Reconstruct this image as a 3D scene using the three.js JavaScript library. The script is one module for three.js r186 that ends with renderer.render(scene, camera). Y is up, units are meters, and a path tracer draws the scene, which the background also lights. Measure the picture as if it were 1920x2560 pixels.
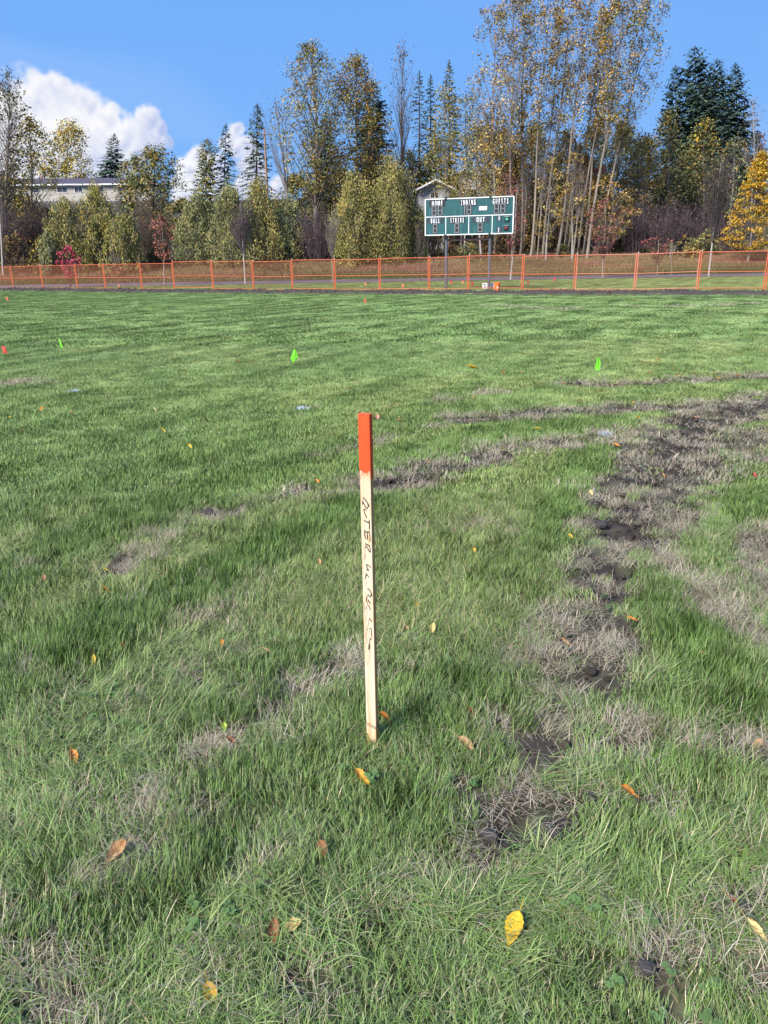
import * as THREE from 'three';
import { mergeGeometries } from 'three/addons/utils/BufferGeometryUtils.js';

// ---------------------------------------------------------------- camera, sky, sun, exposure
const EYE = 1.62, PITCH = 18.5 * Math.PI / 180, ROLL = -0.016;
const scene = new THREE.Scene();
const camera = new THREE.PerspectiveCamera(69.0, 3 / 4, 0.1, 3000);
camera.position.set(0, EYE, 0);
camera.rotation.set(-PITCH, 0, ROLL, 'YXZ');
camera.updateMatrixWorld(true);
const renderer = new THREE.WebGLRenderer({ antialias: true });
renderer.toneMapping = THREE.LinearToneMapping;
renderer.toneMappingExposure = 3.2;
renderer.shadowMap.enabled = true;
const SUN = new THREE.Vector3(-0.52, 0.62, 0.6).normalize();
const sun = new THREE.DirectionalLight(new THREE.Color(1, 0.95, 0.87), 2.4);
sun.name = 'sun';
sun.position.copy(SUN).multiplyScalar(150);
sun.castShadow = true;
sun.shadow.radius = 42;                 // the sun stands behind thin cloud: no hard shadows
sun.shadow.mapSize.set(2048, 2048);
Object.assign(sun.shadow.camera, { left: -90, right: 90, top: 90, bottom: -90, near: 1, far: 400 });
scene.add(sun, sun.target);
scene.environmentIntensity = 1;

// ---------------------------------------------------------------- small helpers
function rng(seed) {
  let a = seed >>> 0;
  return () => { a = (a + 0x6d2b79f5) | 0; let t = Math.imul(a ^ (a >>> 15), 1 | a); t = (t + Math.imul(t ^ (t >>> 7), 61 | t)) ^ t; return ((t ^ (t >>> 14)) >>> 0) / 4294967296; };
}
const clamp = (x, a = 0, b = 1) => Math.min(b, Math.max(a, x));
const lerp = (a, b, t) => a + (b - a) * t;
const sstep = (a, b, x) => { const t = clamp((x - a) / (b - a)); return t * t * (3 - 2 * t); };
const hash2 = (i, j) => { let h = Math.imul(i | 0, 374761393) + Math.imul(j | 0, 668265263); h = Math.imul(h ^ (h >>> 13), 1274126177); return ((h ^ (h >>> 16)) >>> 0) / 4294967296; };
function vnoise(x, y) {
  const i = Math.floor(x), j = Math.floor(y), u = x - i, v = y - j, s = u * u * (3 - 2 * u), t = v * v * (3 - 2 * v);
  return lerp(lerp(hash2(i, j), hash2(i + 1, j), s), lerp(hash2(i, j + 1), hash2(i + 1, j + 1), s), t);
}
function fbm(x, y, n = 4) { let a = 0.5, s = 0, w = 0; for (let k = 0; k < n; k++) { s += a * vnoise(x, y); w += a; a *= 0.5; x = x * 2.03 + 17.3; y = y * 2.03 - 9.1; } return s / w; }
const V3 = (x, y, z) => new THREE.Vector3(x, y, z);

// sight lines measured on the photograph (1659 x 2212 grid) and where they meet the ground or a distance
const F = 1106 / Math.tan(69 / 2 * Math.PI / 180), q0 = camera.quaternion.clone();
const ray = (x, y) => V3((x - 829.5) / F, -(y - 1106) / F, -1).applyQuaternion(q0);
const P = (x, y, d) => { const r = ray(x, y); return r.multiplyScalar(d / -r.z).add(camera.position); };
const G = (x, y, h = 0) => { const r = ray(x, y); return r.multiplyScalar((h - EYE) / r.y).add(camera.position); };

// naming and describing
const taken = new Map();
function numbered(name) { const n = taken.get(name) || 0; taken.set(name, n + 1); return n ? name + '_' + String(n).padStart(3, '0') : name; }
function tag(o, label, category, group) { Object.assign(o.userData, { label, category }); if (group) o.userData.group = group; return o; }
function thing(name, label, category, pos, turn = 0, group) {
  const o = new THREE.Group(); o.name = numbered(name); o.position.copy(pos); o.rotation.y = turn; scene.add(o);
  return tag(o, label, category, group);
}
function mesh(name, geo, mat, parent) { const m = new THREE.Mesh(geo, mat); m.name = parent ? name : numbered(name); m.castShadow = m.receiveShadow = true; (parent || scene).add(m); return m; }

// mesh builder with vertex colours
class MB {
  constructor() { this.p = []; this.n = []; this.c = []; this.i = []; this.count = 0; }
  v(x, y, z, nx, ny, nz, c) { this.p.push(x, y, z); this.n.push(nx, ny, nz); this.c.push(c[0], c[1], c[2]); return this.count++; }
  tri(a, b, c) { this.i.push(a, b, c); }
  leaf(cx, cy, cz, ax, ay, az, bx, by, bz, col) {      // a diamond: a runs along it, b across
    let nx = ay * bz - az * by, ny = az * bx - ax * bz, nz = ax * by - ay * bx; const l = Math.hypot(nx, ny, nz) || 1; nx /= l; ny /= l; nz /= l;
    const k = this.v(cx - ax, cy - ay, cz - az, nx, ny, nz, col);
    this.v(cx + bx, cy + by, cz + bz, nx, ny, nz, col); this.v(cx + ax, cy + ay, cz + az, nx, ny, nz, col); this.v(cx - bx, cy - by, cz - bz, nx, ny, nz, col);
    this.i.push(k, k + 1, k + 2, k, k + 2, k + 3);
  }
  tube(pts, radii, sides, col) {                        // pts: Vector3[], col: rgb or function(t)
    const up = V3(0.31, 0.11, 0.94), d = V3(), a = V3(), b = V3(); let prev = -1;
    for (let k = 0; k < pts.length; k++) {
      d.subVectors(pts[Math.min(k + 1, pts.length - 1)], pts[Math.max(k - 1, 0)]).normalize();
      a.crossVectors(up, d).normalize(); b.crossVectors(d, a);
      const c = typeof col === 'function' ? col(k / (pts.length - 1)) : col, start = this.count;
      for (let s = 0; s < sides; s++) {
        const w = s / sides * Math.PI * 2, cs = Math.cos(w), sn = Math.sin(w), nx = a.x * cs + b.x * sn, ny = a.y * cs + b.y * sn, nz = a.z * cs + b.z * sn, r = radii[k];
        this.v(pts[k].x + nx * r, pts[k].y + ny * r, pts[k].z + nz * r, nx, ny, nz, c);
      }
      if (prev >= 0) for (let s = 0; s < sides; s++) { const t = (s + 1) % sides; this.i.push(prev + s, prev + t, start + t, prev + s, start + t, start + s); }
      prev = start;
    }
  }
  geo() {
    const g = new THREE.BufferGeometry();
    g.setAttribute('position', new THREE.Float32BufferAttribute(this.p, 3)); g.setAttribute('normal', new THREE.Float32BufferAttribute(this.n, 3)); g.setAttribute('color', new THREE.Float32BufferAttribute(this.c, 3));
    const { p, n, i } = this;                             // every face wound to agree with its normals
    for (let k = 0; k < i.length; k += 3) {
      const a = i[k] * 3, b = i[k + 1] * 3, c = i[k + 2] * 3, ux = p[b] - p[a], uy = p[b + 1] - p[a + 1], uz = p[b + 2] - p[a + 2], vx = p[c] - p[a], vy = p[c + 1] - p[a + 1], vz = p[c + 2] - p[a + 2];
      if ((uy * vz - uz * vy) * (n[a] + n[b] + n[c]) + (uz * vx - ux * vz) * (n[a + 1] + n[b + 1] + n[c + 1]) + (ux * vy - uy * vx) * (n[a + 2] + n[b + 2] + n[c + 2]) < 0) { const t = i[k + 1]; i[k + 1] = i[k + 2]; i[k + 2] = t; }
    }
    g.setIndex(i); return g;
  }
  build(name, mat, parent) { return this.count ? mesh(name, this.geo(), mat, parent) : null; }
}
function box(w, h, d, x = 0, y = 0, z = 0) { const g = new THREE.BoxGeometry(w, h, d); g.translate(x, y, z); return g; }
function chamfered(w, h, d, r = 0.006) {
  const s = new THREE.Shape(); s.moveTo(-w / 2 + r, -h / 2 + r); s.lineTo(w / 2 - r, -h / 2 + r); s.lineTo(w / 2 - r, h / 2 - r); s.lineTo(-w / 2 + r, h / 2 - r); s.closePath();
  const g = new THREE.ExtrudeGeometry(s, { depth: d - 2 * r, bevelEnabled: true, bevelThickness: r, bevelSize: r, bevelSegments: 2 }); g.translate(0, 0, -d / 2 + r); return g;
}
const std = (r, g, b, roughness = 0.8, extra = {}) => { const { metalness = 0, ...e } = extra; const m = new THREE.MeshStandardMaterial({ roughness, metalness, side: THREE.DoubleSide, ...e }); m.color.setRGB(r, g, b); return m; };
const M = {
  bark: new THREE.MeshStandardMaterial({ vertexColors: true, roughness: 0.95, side: THREE.DoubleSide }),
  leaf: new THREE.MeshPhysicalMaterial({ vertexColors: true, roughness: 0.9, side: THREE.DoubleSide, specularIntensity: 0.3 }),
  needle: new THREE.MeshStandardMaterial({ vertexColors: true, roughness: 0.9, side: THREE.DoubleSide }),
  grass: new THREE.MeshPhysicalMaterial({ vertexColors: true, roughness: 0.62, side: THREE.DoubleSide, specularIntensity: 0.6 }),
  vcol: new THREE.MeshStandardMaterial({ vertexColors: true, roughness: 0.95, side: THREE.DoubleSide }),
};

// ---------------------------------------------------------------- the sky: blue air, one bank of cumulus to the left, more round the horizon
{
  const W = 4096, H = 2048, data = new Float32Array(W * H * 4), puffs = [];
  const toAng = (d) => [Math.atan2(d.x, -d.z), Math.asin(d.y / d.length())];
  const cloud = (list, seed) => puffs.push({ list, seed, box: list.reduce((b, [a, e, r]) => [Math.min(b[0], a - r * 1.7), Math.max(b[1], a + r * 1.7), Math.min(b[2], e - r * 1.7), Math.max(b[3], e + r * 1.7)], [9, -9, 9, -9]) });
  const px = (x, y, r) => { const [a, e] = toAng(ray(x, y)); return [a, e, r / 1609 * 0.86]; };
  cloud([[20, 255, 66], [75, 232, 62], [125, 216, 50], [180, 240, 44], [225, 268, 40], [262, 292, 36], [312, 266, 34], [345, 288, 30], [372, 302, 14], [300, 320, 40], [200, 320, 75], [110, 330, 100], [10, 340, 90], [230, 375, 50], [-60, 280, 80], [160, 400, 80], [40, 430, 90], [270, 350, 40]].map((p) => px(...p)), 3);
  cloud([[512, 288, 20], [500, 318, 26], [528, 330, 28], [415, 345, 24], [395, 372, 28], [440, 370, 34], [480, 365, 34], [545, 372, 30], [400, 410, 40], [470, 410, 40], [530, 420, 40], [590, 400, 30]].map((p) => px(...p)), 11);
  const R = rng(77);
  for (let k = 0; k < 16; k++) {                              // fair-weather clouds all round, as in view
    const a0 = 0.62 + (k + 0.5) / 16 * (2 * Math.PI - 1.24) + (R() - 0.5) * 0.2, e0 = 0.08 + R() * 0.22, n = 6 + Math.floor(R() * 8), sp = 0.07 + R() * 0.1, list = [];
    for (let j = 0; j < n; j++) { const u = (R() - 0.5) * 2; let a = a0 + u * sp * 1.6; if (a > Math.PI) a -= 2 * Math.PI; list.push([a, e0 + R() * sp * (1 - u * u) - 0.02, 0.03 + R() * 0.05]); }
    if (Math.abs(list[0][0]) < 2.9) cloud(list, 20 + k);
  }
  const INV = 1 / 3.2;
  for (let row = 0; row < H; row++) {
    const el = ((row + 0.5) / H - 0.5) * Math.PI, e01 = clamp(el / (Math.PI / 2));
    const t = Math.pow(clamp(el / 0.75), 0.62);               // haze low down, deeper blue above
    const hr = lerp(0.27, 0.108, t), hg = lerp(0.55, 0.345, t), hb = lerp(1.0, 0.94, t), dz = lerp(1, 0.8, clamp((el - 0.5) / 1.0));
    for (let col = 0; col < W; col++) {
      const az0 = ((col + 0.5) / W - 0.5) * 2 * Math.PI;      // atan2(z, x)
      const x = Math.cos(az0), z = Math.sin(az0), a = Math.atan2(x, -z);
      let r = hr * dz, g = hg * dz, b = hb * dz;
      if (el > -0.02 && el < 0.9) {
        const wisp = sstep(0.52, 0.85, fbm(a * 3 + 5, el * 9 + a * 2, 3)) * 0.10 * sstep(0.9, 0.4, el);
        r = lerp(r, 0.72, wisp); g = lerp(g, 0.8, wisp); b = lerp(b, 0.98, wisp);
        for (const c of puffs) {
          if (a < c.box[0] || a > c.box[1] || el < c.box[2] || el > c.box[3]) continue;
          const s = c.seed * 13.7, shape = (aa, ee) => {
            let f = 0, w = 0;
            const wx = (fbm(aa * 26 + s, ee * 26, 3) - 0.5) * 0.035, wy = (fbm(aa * 26 - s, ee * 26 + 40, 3) - 0.5) * 0.035;
            for (const [pa, pe, pr] of c.list) { const d = 1 - Math.hypot((aa + wx - pa) * Math.cos(ee), ee + wy - pe) / pr; if (d > -0.7) { f = Math.max(f, d + 0.7); w += Math.max(0, d); } }
            return f - 0.7 + Math.min(w, 2) * 0.12 + (fbm(aa * 70 + s, ee * 70 - s, 5) - 0.5) * 0.55 + (fbm(aa * 190 - s, ee * 190, 4) - 0.5) * 0.42;
          };
          const f = shape(a, el), al = sstep(-0.12, 0.34, f);
          if (al <= 0) continue;
          const g1 = shape(a + 0.007, el), g2 = shape(a, el - 0.009), low = clamp((el - c.box[2]) / (c.box[3] - c.box[2]));
          const lit = clamp(0.74 + (g1 - f) * 0.35 + (g2 - f) * 0.4 + (low - 0.55) * 0.55 - sstep(0.25, 1, (a - c.box[0]) / (c.box[1] - c.box[0])) * 0.22 + (fbm(a * 20 + s, el * 20, 5) - 0.5) * 0.9), thin = sstep(0.0, 0.5, f);
          const cr = lerp(0.46, 0.97, lit), cg = lerp(0.55, 0.97, lit), cb = lerp(0.84, 1.0, lit), k = al * lerp(0.75, 1, thin);
          r = lerp(r, cr, k); g = lerp(g, cg, k); b = lerp(b, cb, k);
        }
      }
      const o = (row * W + col) * 4; data[o] = r * INV; data[o + 1] = g * INV; data[o + 2] = b * INV; data[o + 3] = 1;
    }
  }
  const t = new THREE.DataTexture(data, W, H, THREE.RGBAFormat, THREE.FloatType);
  t.mapping = THREE.EquirectangularReflectionMapping; t.magFilter = t.minFilter = THREE.LinearFilter; t.needsUpdate = true;
  scene.background = t; scene.environment = t;
}

// ---------------------------------------------------------------- terrain and the state of the turf
const fenceD = (x) => 45.4 - 0.53 * x + 0.0035 * x * x;
const roadNear = (x) => 67.5 + 0.012 * x - 0.0004 * x * x, roadFar = (x) => roadNear(x) + 7.2;
function terrain(x, d) {
  const rn = roadNear(x); let h = 0;
  if (d > rn - 3) h += 0.13 * sstep(rn - 3, rn + 8, d);
  if (d > rn + 8) h += 1.55 * sstep(rn + 7.6, rn + 21, d) + 0.12 * (fbm(x * 0.25, d * 0.25, 3) - 0.5) * sstep(rn + 8, rn + 12, d);
  if (d > 88) { const t = clamp((d - 88) / 64); h += 11.6 * (t * 0.6 + 0.4 * t * t * (3 - 2 * t)); }
  return h;
}
const L = (pts) => pts.map(([x, y]) => { const g = G(x, y); return [g.x, g.z]; });
// worn tracks: [line, width m, mud, straw]
const tracks = [
  [L([[1700, 858], [1600, 882], [1530, 905], [1480, 935], [1430, 990], [1410, 1050], [1380, 1105]]), 0.46, 1.0, 0.85],
  [L([[1480, 935], [1500, 1000], [1450, 1065], [1390, 1110], [1345, 1140]]), 0.40, 1.0, 0.95],
  [L([[1380, 1105], [1340, 1160], [1300, 1220], [1280, 1300], [1290, 1380], [1250, 1470]]), 0.25, 0.9, 0.95],
  [L([[1250, 1470], [1180, 1600], [1120, 1680], [1090, 1780], [1060, 1870]]), 0.14, 0.5, 0.75],
  [L([[1659, 864], [1430, 880], [1200, 893], [1100, 903], [1000, 907]]), 0.32, 0.75, 0.9],
  [L([[1000, 907], [900, 930], [820, 948], [700, 985]]), 0.22, 0.2, 0.6],
  [L([[1390, 935], [1250, 958], [1150, 965], [1080, 978]]), 0.28, 0.45, 1],
  [L([[1080, 975], [1020, 1000], [950, 1012], [870, 1040], [825, 1048]]), 0.34, 0.85, 1],
  [L([[825, 1048], [740, 1085], [700, 1110]]), 0.2, 0.2, 0.6],
  [L([[650, 1055], [570, 1090], [450, 1112], [360, 1160], [250, 1240]]), 0.2, 0.4, 0.7],
  [L([[1240, 831], [1340, 832], [1500, 822], [1659, 812]]), 0.35, 0.55, 0.8],
  [L([[960, 870], [1000, 862], [1060, 852]]), 0.35, 0.1, 0.6],
  [L([[1700, 940], [1640, 945], [1600, 955], [1540, 975]]), 0.4, 0.75, 0.9],
  [L([[1659, 1000], [1580, 1000], [1500, 1040]]), 0.35, 0.35, 1],
  [L([[1720, 1150], [1650, 1165], [1640, 1210], [1660, 1260]]), 0.22, 0.6, 1],
  [L([[1400, 1190], [1480, 1240], [1560, 1270], [1700, 1290]]), 0.2, 0.25, 0.9],
  [L([[1490, 1290], [1550, 1330], [1620, 1370], [1700, 1400]]), 0.16, 0.25, 1],
  [L([[1120, 1650], [1250, 1620], [1400, 1600], [1520, 1610], [1700, 1640]]), 0.13, 0.35, 0.9],
  [L([[1000, 1720], [1080, 1740], [1200, 1730], [1300, 1720], [1420, 1730]]), 0.065, 0.75, 0.7],
  [L([[1040, 1860], [1100, 1820], [1170, 1800], [1220, 1790]]), 0.075, 1.0, 0.75],
  [L([[1560, 1960], [1620, 1930], [1700, 1950]]), 0.09, 1.0, 0.7],
  [L([[1390, 2010], [1410, 2080], [1440, 2160], [1430, 2240]]), 0.07, 0.75, 0.9],
  [L([[1500, 2060], [1600, 2080], [1700, 2140]]), 0.09, 0.3, 0.9],
  [L([[320, 1740], [380, 1690], [430, 1640], [500, 1600]]), 0.07, 0.3, 0.85],
  [L([[480, 1600], [600, 1540], [680, 1480], [780, 1400], [860, 1370]]), 0.09, 0.4, 0.7],
  [L([[220, 1880], [270, 1830], [320, 1780]]), 0.08, 0.25, 0.8],
  [L([[40, 2120], [120, 2090], [200, 2050]]), 0.06, 0.4, 0.7],
  [L([[100, 2180], [200, 2160], [300, 2190]]), 0.05, 0.3, 0.7],
  [L([[200, 1570], [300, 1540], [420, 1475], [520, 1420]]), 0.10, 0.4, 0.5],
  [L([[380, 1400], [430, 1380], [560, 1270]]), 0.10, 0.1, 0.6],
  [L([[1090, 1450], [1160, 1400], [1240, 1330]]), 0.2, 0.1, 0.5],
  [L([[1000, 1140], [1060, 1130], [1120, 1150]]), 0.14, 0.35, 0.6],
  [L([[1050, 660], [1200, 668], [1400, 662], [1659, 655]]), 0.9, 0.25, 0.4],
  [L([[1440, 664], [1490, 660], [1560, 661]]), 0.5, 0.7, 0.4],
  [L([[10, 830], [60, 825], [90, 830]]), 0.4, 0.05, 0.7],
  [L([[620, 905], [660, 893], [700, 880]]), 0.2, 0.1, 0.5],
  [L([[380, 760], [560, 728], [700, 715], [900, 700]]), 0.9, 0.0, 0.22],
];
// bands that a mower left longer and darker, or shorter and paler: [line, width, amount]
const bands = [
  [L([[-60, 1500], [120, 1420], [300, 1330], [520, 1225], [660, 1150], [780, 1090]]), 0.2, 1.0],
  [L([[-60, 1300], [150, 1180], [380, 1080], [620, 995], [780, 950]]), 0.22, 0.7],
  [L([[-60, 1150], [200, 1050], [430, 985], [700, 905]]), 0.28, 0.6],
  [L([[820, 1005], [960, 965], [1050, 945], [1200, 915]]), 0.35, 0.9],
  [L([[860, 925], [1000, 880], [1200, 845]]), 0.28, 0.6],
  [L([[1440, 1290], [1500, 1360], [1540, 1450], [1600, 1560]]), 0.16, 1.0],
  [L([[1330, 1480], [1400, 1560], [1480, 1640]]), 0.14, 0.6],
  [L([[860, 1560], [980, 1480], [1090, 1560]]), 0.2, 0.5],
  [L([[500, 1560], [620, 1480], [700, 1420]]), 0.12, 0.6],
  [L([[-40, 1560], [90, 1510], [230, 1420]]), 0.1, 0.7],
  [L([[330, 1880], [420, 1760], [560, 1680]]), 0.1, 0.5],
  [L([[860, 1750], [980, 1690], [1080, 1600]]), 0.12, 0.5],

];
function lineDist(line, x, z) {
  let best = 1e9;
  for (let k = 0; k + 1 < line.length; k++) {
    const [ax, az] = line[k], [bx, bz] = line[k + 1], dx = bx - ax, dz = bz - az, t = clamp(((x - ax) * dx + (z - az) * dz) / (dx * dx + dz * dz)), ex = x - ax - dx * t, ez = z - az - dz * t;
    best = Math.min(best, ex * ex + ez * ez);
  }
  return Math.sqrt(best);
}
for (const t of [...tracks, ...bands]) { const l = t[0], w = t[1] * 2.2; t.push([Math.min(...l.map((p) => p[0])) - w, Math.max(...l.map((p) => p[0])) + w, Math.min(...l.map((p) => p[1])) - w, Math.max(...l.map((p) => p[1])) + w]); }
function turf(x, z) {                                         // how worn, how dry and how lush the turf is here
  let mud = 0, straw = 0, lush = 0;
  for (const [l, w, m, s, b] of tracks) {
    if (x < b[0] || x > b[1] || z < b[2] || z > b[3]) continue;
    const k = lineDist(l, x, z) / w, f = Math.exp(-k * k * 1.6), fs = Math.exp(-k * k * 0.8);
    mud = Math.max(mud, f * m); straw = Math.max(straw, fs * s);
  }
  for (const [l, w, a, b] of bands) {
    if (x < b[0] || x > b[1] || z < b[2] || z > b[3]) continue;
    const k = lineDist(l, x, z) / w; lush = Math.max(lush, Math.exp(-Math.pow(k, 4) * 0.7) * a);
  }
  // the mower's lines: parallel, slightly wavering, running away to the right
  { const pp = x * 0.893 + z * 0.45 + (fbm(x * 0.12, z * 0.12, 2) - 0.5) * 0.9, k1 = 0.5 + 0.5 * Math.cos(pp / 1.16 * 6.2832), k2 = 0.5 + 0.5 * Math.cos(pp / 0.58 * 6.2832 + 1.1), m = 0.35 + 0.9 * fbm(x * 0.35 + 9, z * 0.35, 3); lush = Math.max(lush, clamp((Math.pow(k1, 3) * 0.8 + Math.pow(k2, 4) * 0.3) * m) * sstep(2.2, 6, -z)); }
  const d = -z, n1 = fbm(x * 3.1 + 7, z * 3.1, 4), n2 = fbm(x * 9 - 3, z * 9 + 5, 3), n3 = fbm(x * 0.5 + 3, z * 0.5, 3), near = sstep(6, 2, d);
  mud = clamp(mud * 1.25 - 0.10 + (n1 - 0.5) * 1.4 * sstep(0.05, 0.4, mud) + (n2 - 0.5) * 1.5 * sstep(0.1, 0.4, mud));
  straw = clamp(straw * 0.86 - 0.05 + (n1 - 0.5) * 1.2 * (0.15 + straw) + (n2 - 0.5) * 0.8 * (0.1 + straw) + near * 0.55 * sstep(0.56, 0.78, fbm(x * 4.7 + 31, z * 4.7, 3)));
  mud = Math.max(mud, near * 0.8 * sstep(0.70, 0.78, fbm(x * 7.3 - 11, z * 7.3 + 3, 3)));
  return { mud, straw, lush, dry: n3, n1, n2 };
}
const soilBand = (x, d) => { const s = fenceD(x) - d; return sstep(0.4, 1.0, s) * sstep(4.6 + (fbm(x * 0.6, 3, 2) - 0.5) * 1.2, 4.0, s); };   // bare earth along the fence
function height(x, z, t) {
  const d = -z; let h = terrain(x, d);
  if (d < 64 && d > 0) {
    h += (fbm(x * 0.8, z * 0.8, 3) - 0.5) * 0.045 * sstep(26, 3, d);
    if (d < 16) { const m = (t || turf(x, z)).mud; if (m > 0) h += m * ((fbm(x * 14, z * 14, 3) - 0.5) * 0.11 + (fbm(x * 40, z * 40, 2) - 0.5) * 0.035 - 0.004); }
    const s = soilBand(x, d); if (s > 0) h += s * (0.05 + 0.16 * Math.pow(fbm(x * 1.1, z * 1.1 + 4, 3), 1.5) + 0.05 * fbm(x * 5, z * 5, 2)); else if (d > 30) h += 0.05 * sstep(1.2, 0, Math.abs(fenceD(x) - d));
  }
  return h;
}

// ---------------------------------------------------------------- ground sheet
{
  const zs = [], xs = [];
  for (let d = -60; d < 0.4; d += 12) zs.push(d);
  let d = 0.6; while (d < 6) { zs.push(d); d += 0.045; } while (d < 100) { zs.push(d); d *= 1.0085; } while (d < 165) { zs.push(d); d += 2.5; }
  for (const e of [180, 220, 300, 450, 700, 1100]) zs.push(e);
  const half = []; let x = 0; while (x < 2.6) { half.push(x); x += 0.055; } while (x < 75) { half.push(x); x *= 1.021; } half.push(90, 120, 200, 400, 900);
  for (let k = half.length - 1; k > 0; k--) xs.push(-half[k]); xs.push(...half);
  const b = new MB(), nx = xs.length;
  for (const dd of zs) for (const xx of xs) {
    const z = -dd, d0 = dd, n = fbm(xx * 1.7, z * 1.7, 4), n2 = fbm(xx * 11, z * 11, 2); let c;
    let t = null;
    if (d0 < 66 && d0 > 0) {
      t = turf(xx, z); const s = Math.max(soilBand(xx, d0), t.mud), th = t.straw * 0.8;
      const g = [lerp(0.085, 0.18, th), lerp(0.105, 0.145, th), lerp(0.042, 0.09, th)], q = d0 > 30 ? 2.1 : 1, e = [(0.020 + 0.03 * n2 * n) * q, (0.0155 + 0.021 * n2 * n) * q * 0.93, (0.0125 + 0.016 * n2 * n) * q * 0.9];
      c = g.map((v, i) => lerp(v * (0.75 + 0.5 * n), e[i], s));
    } else if (d0 <= 0) c = [0.06, 0.09, 0.03];
    else if (d0 < roadFar(xx) + 1) c = [0.055 + 0.05 * n, 0.085 + 0.02 * n, 0.03];
    else if (d0 < 96) { const k = fbm(xx * 0.3, z * 0.5, 3); c = [lerp(0.07, 0.19, k), lerp(0.075, 0.12, k), lerp(0.03, 0.075, k)]; }
    else c = [0.035 + 0.03 * n, 0.03 + 0.025 * n, 0.02 + 0.01 * n];
    b.v(xx, d0 > 0 ? height(xx, z, t) : 0, z, 0, 1, 0, c);
  }
  for (let j = 0; j + 1 < zs.length; j++) for (let i = 0; i + 1 < nx; i++) { const a = j * nx + i; b.i.push(a, a + 1, a + nx + 1, a, a + nx + 1, a + nx); }
  const g = b.geo(); g.computeVertexNormals();
  const o = mesh('ground', g, M.vcol); o.userData.kind = 'structure'; o.userData.label = 'sports field lawn rising beyond the road to a wooded slope';
}
// the grey road beyond the fence
{
  const b = new MB(), N = 90;
  for (let k = 0; k <= N; k++) {
    const x = -90 + 180 * k / N;
    for (let j = 0; j <= 6; j++) { const d = lerp(roadNear(x), roadFar(x), j / 6), v = 0.9 + 0.2 * fbm(x * 0.7, d * 2, 3); b.v(x, terrain(x, d) + 0.03 + 0.02 * Math.sin(j / 6 * Math.PI), -d, 0, 1, 0, [0.105 * v, 0.098 * v, 0.112 * v]); }
  }
  for (let k = 0; k < N; k++) for (let j = 0; j < 6; j++) { const a = k * 7 + j; b.i.push(a, a + 7, a + 8, a, a + 8, a + 1); }
  const g = b.geo(); g.computeVertexNormals(); const o = mesh('road', g, M.vcol); o.userData.kind = 'structure'; o.userData.label = 'grey asphalt road running behind the orange fence';
}
// ---------------------------------------------------------------- grass: clumps of real blades, instanced
const GREENS = [[0.125, 0.205, 0.055], [0.155, 0.235, 0.07], [0.19, 0.25, 0.105], [0.15, 0.20, 0.10], [0.21, 0.245, 0.115], [0.10, 0.17, 0.045]];
const STRAWS = [[0.46, 0.39, 0.27], [0.39, 0.32, 0.22], [0.52, 0.46, 0.35], [0.29, 0.225, 0.15], [0.42, 0.37, 0.29]];
function clump(seed, blades, radius, len, width, segs, strawShare, flat, lean) {
  const R = rng(seed), b = new MB();
  for (let k = 0; k < blades; k++) {
    const dead = R() < strawShare, a = R() * 6.283, r = Math.sqrt(R()) * radius, x0 = Math.cos(a) * r, z0 = Math.sin(a) * r, h = len * (0.5 + 0.7 * R()) * (dead && !flat ? 0.75 : 1);
    const dir = lean !== null && R() < 0.7 ? lean + (R() - 0.5) * 1.7 : R() * 6.283, bend = flat ? 0.9 + R() * 0.6 : 0.25 + R() * 0.75, w = width * (0.7 + 0.6 * R()) * (dead ? 0.8 : 1);
    const base = dead ? STRAWS[Math.floor(R() * STRAWS.length)] : GREENS[Math.floor(R() * GREENS.length)], j = 0.8 + 0.4 * R(), c = base.map((v) => v * j);
    const face = dir + Math.PI / 2 + (R() - 0.5) * 1.2, fx = Math.cos(face) * w / 2, fz = Math.sin(face) * w / 2;
    let px = x0, py = flat ? 0.004 + R() * 0.02 : -0.004, pz = z0, ang = flat ? 0.5 + R() * 0.75 : R() * 0.35, la = -1, lb = -1;
    for (let s = 0; s <= segs; s++) {
      const t = s / segs, ww = s === segs ? 0 : 1 - 0.45 * t;
      const dx = Math.sin(ang) * Math.cos(dir), dz = Math.sin(ang) * Math.sin(dir), dy = Math.cos(ang), ny = Math.sin(ang) * 0.8 + 0.45, nx = -dy * Math.cos(dir), nz = -dy * Math.sin(dir), nl = Math.hypot(nx, ny, nz);
      if (s === segs) { const tip = b.v(px, py, pz, nx / nl, ny / nl, nz / nl, c); b.i.push(la, lb, tip); break; }
      const na = b.v(px - fx * ww, py, pz - fz * ww, nx / nl, ny / nl, nz / nl, c), nb = b.v(px + fx * ww, py, pz + fz * ww, nx / nl, ny / nl, nz / nl, c);
      if (la >= 0) b.i.push(la, lb, nb, la, nb, na);
      la = na; lb = nb; px += dx * h / segs; py += dy * h / segs; pz += dz * h / segs; ang += bend / segs * (flat ? 0.5 : 1.1);
    }
  }
  return b.geo();
}
class Scatter {
  constructor(geo, mat) { this.geo = geo; this.mat = mat; this.m = []; this.c = []; this.n = 0; }
  add(x, y, z, turn, s, sy, col, tilt = 0) {
    const c = Math.cos(turn), n = Math.sin(turn);
    this.m.push(c * s, 0, -n * s, 0, tilt * s, sy, tilt * s * 0.5, 0, n * s, 0, c * s, 0, x, y, z, 1); this.c.push(col[0], col[1], col[2]); this.n++;
  }
  build(name, parent) {
    if (!this.n) return;
    const o = new THREE.InstancedMesh(this.geo, this.mat, this.n); o.instanceMatrix.array.set(this.m); o.instanceColor = new THREE.InstancedBufferAttribute(new Float32Array(this.c), 3);
    o.name = name; o.castShadow = o.receiveShadow = true; o.userData.kind = 'stuff'; parent.add(o); return o;
  }
}
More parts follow.
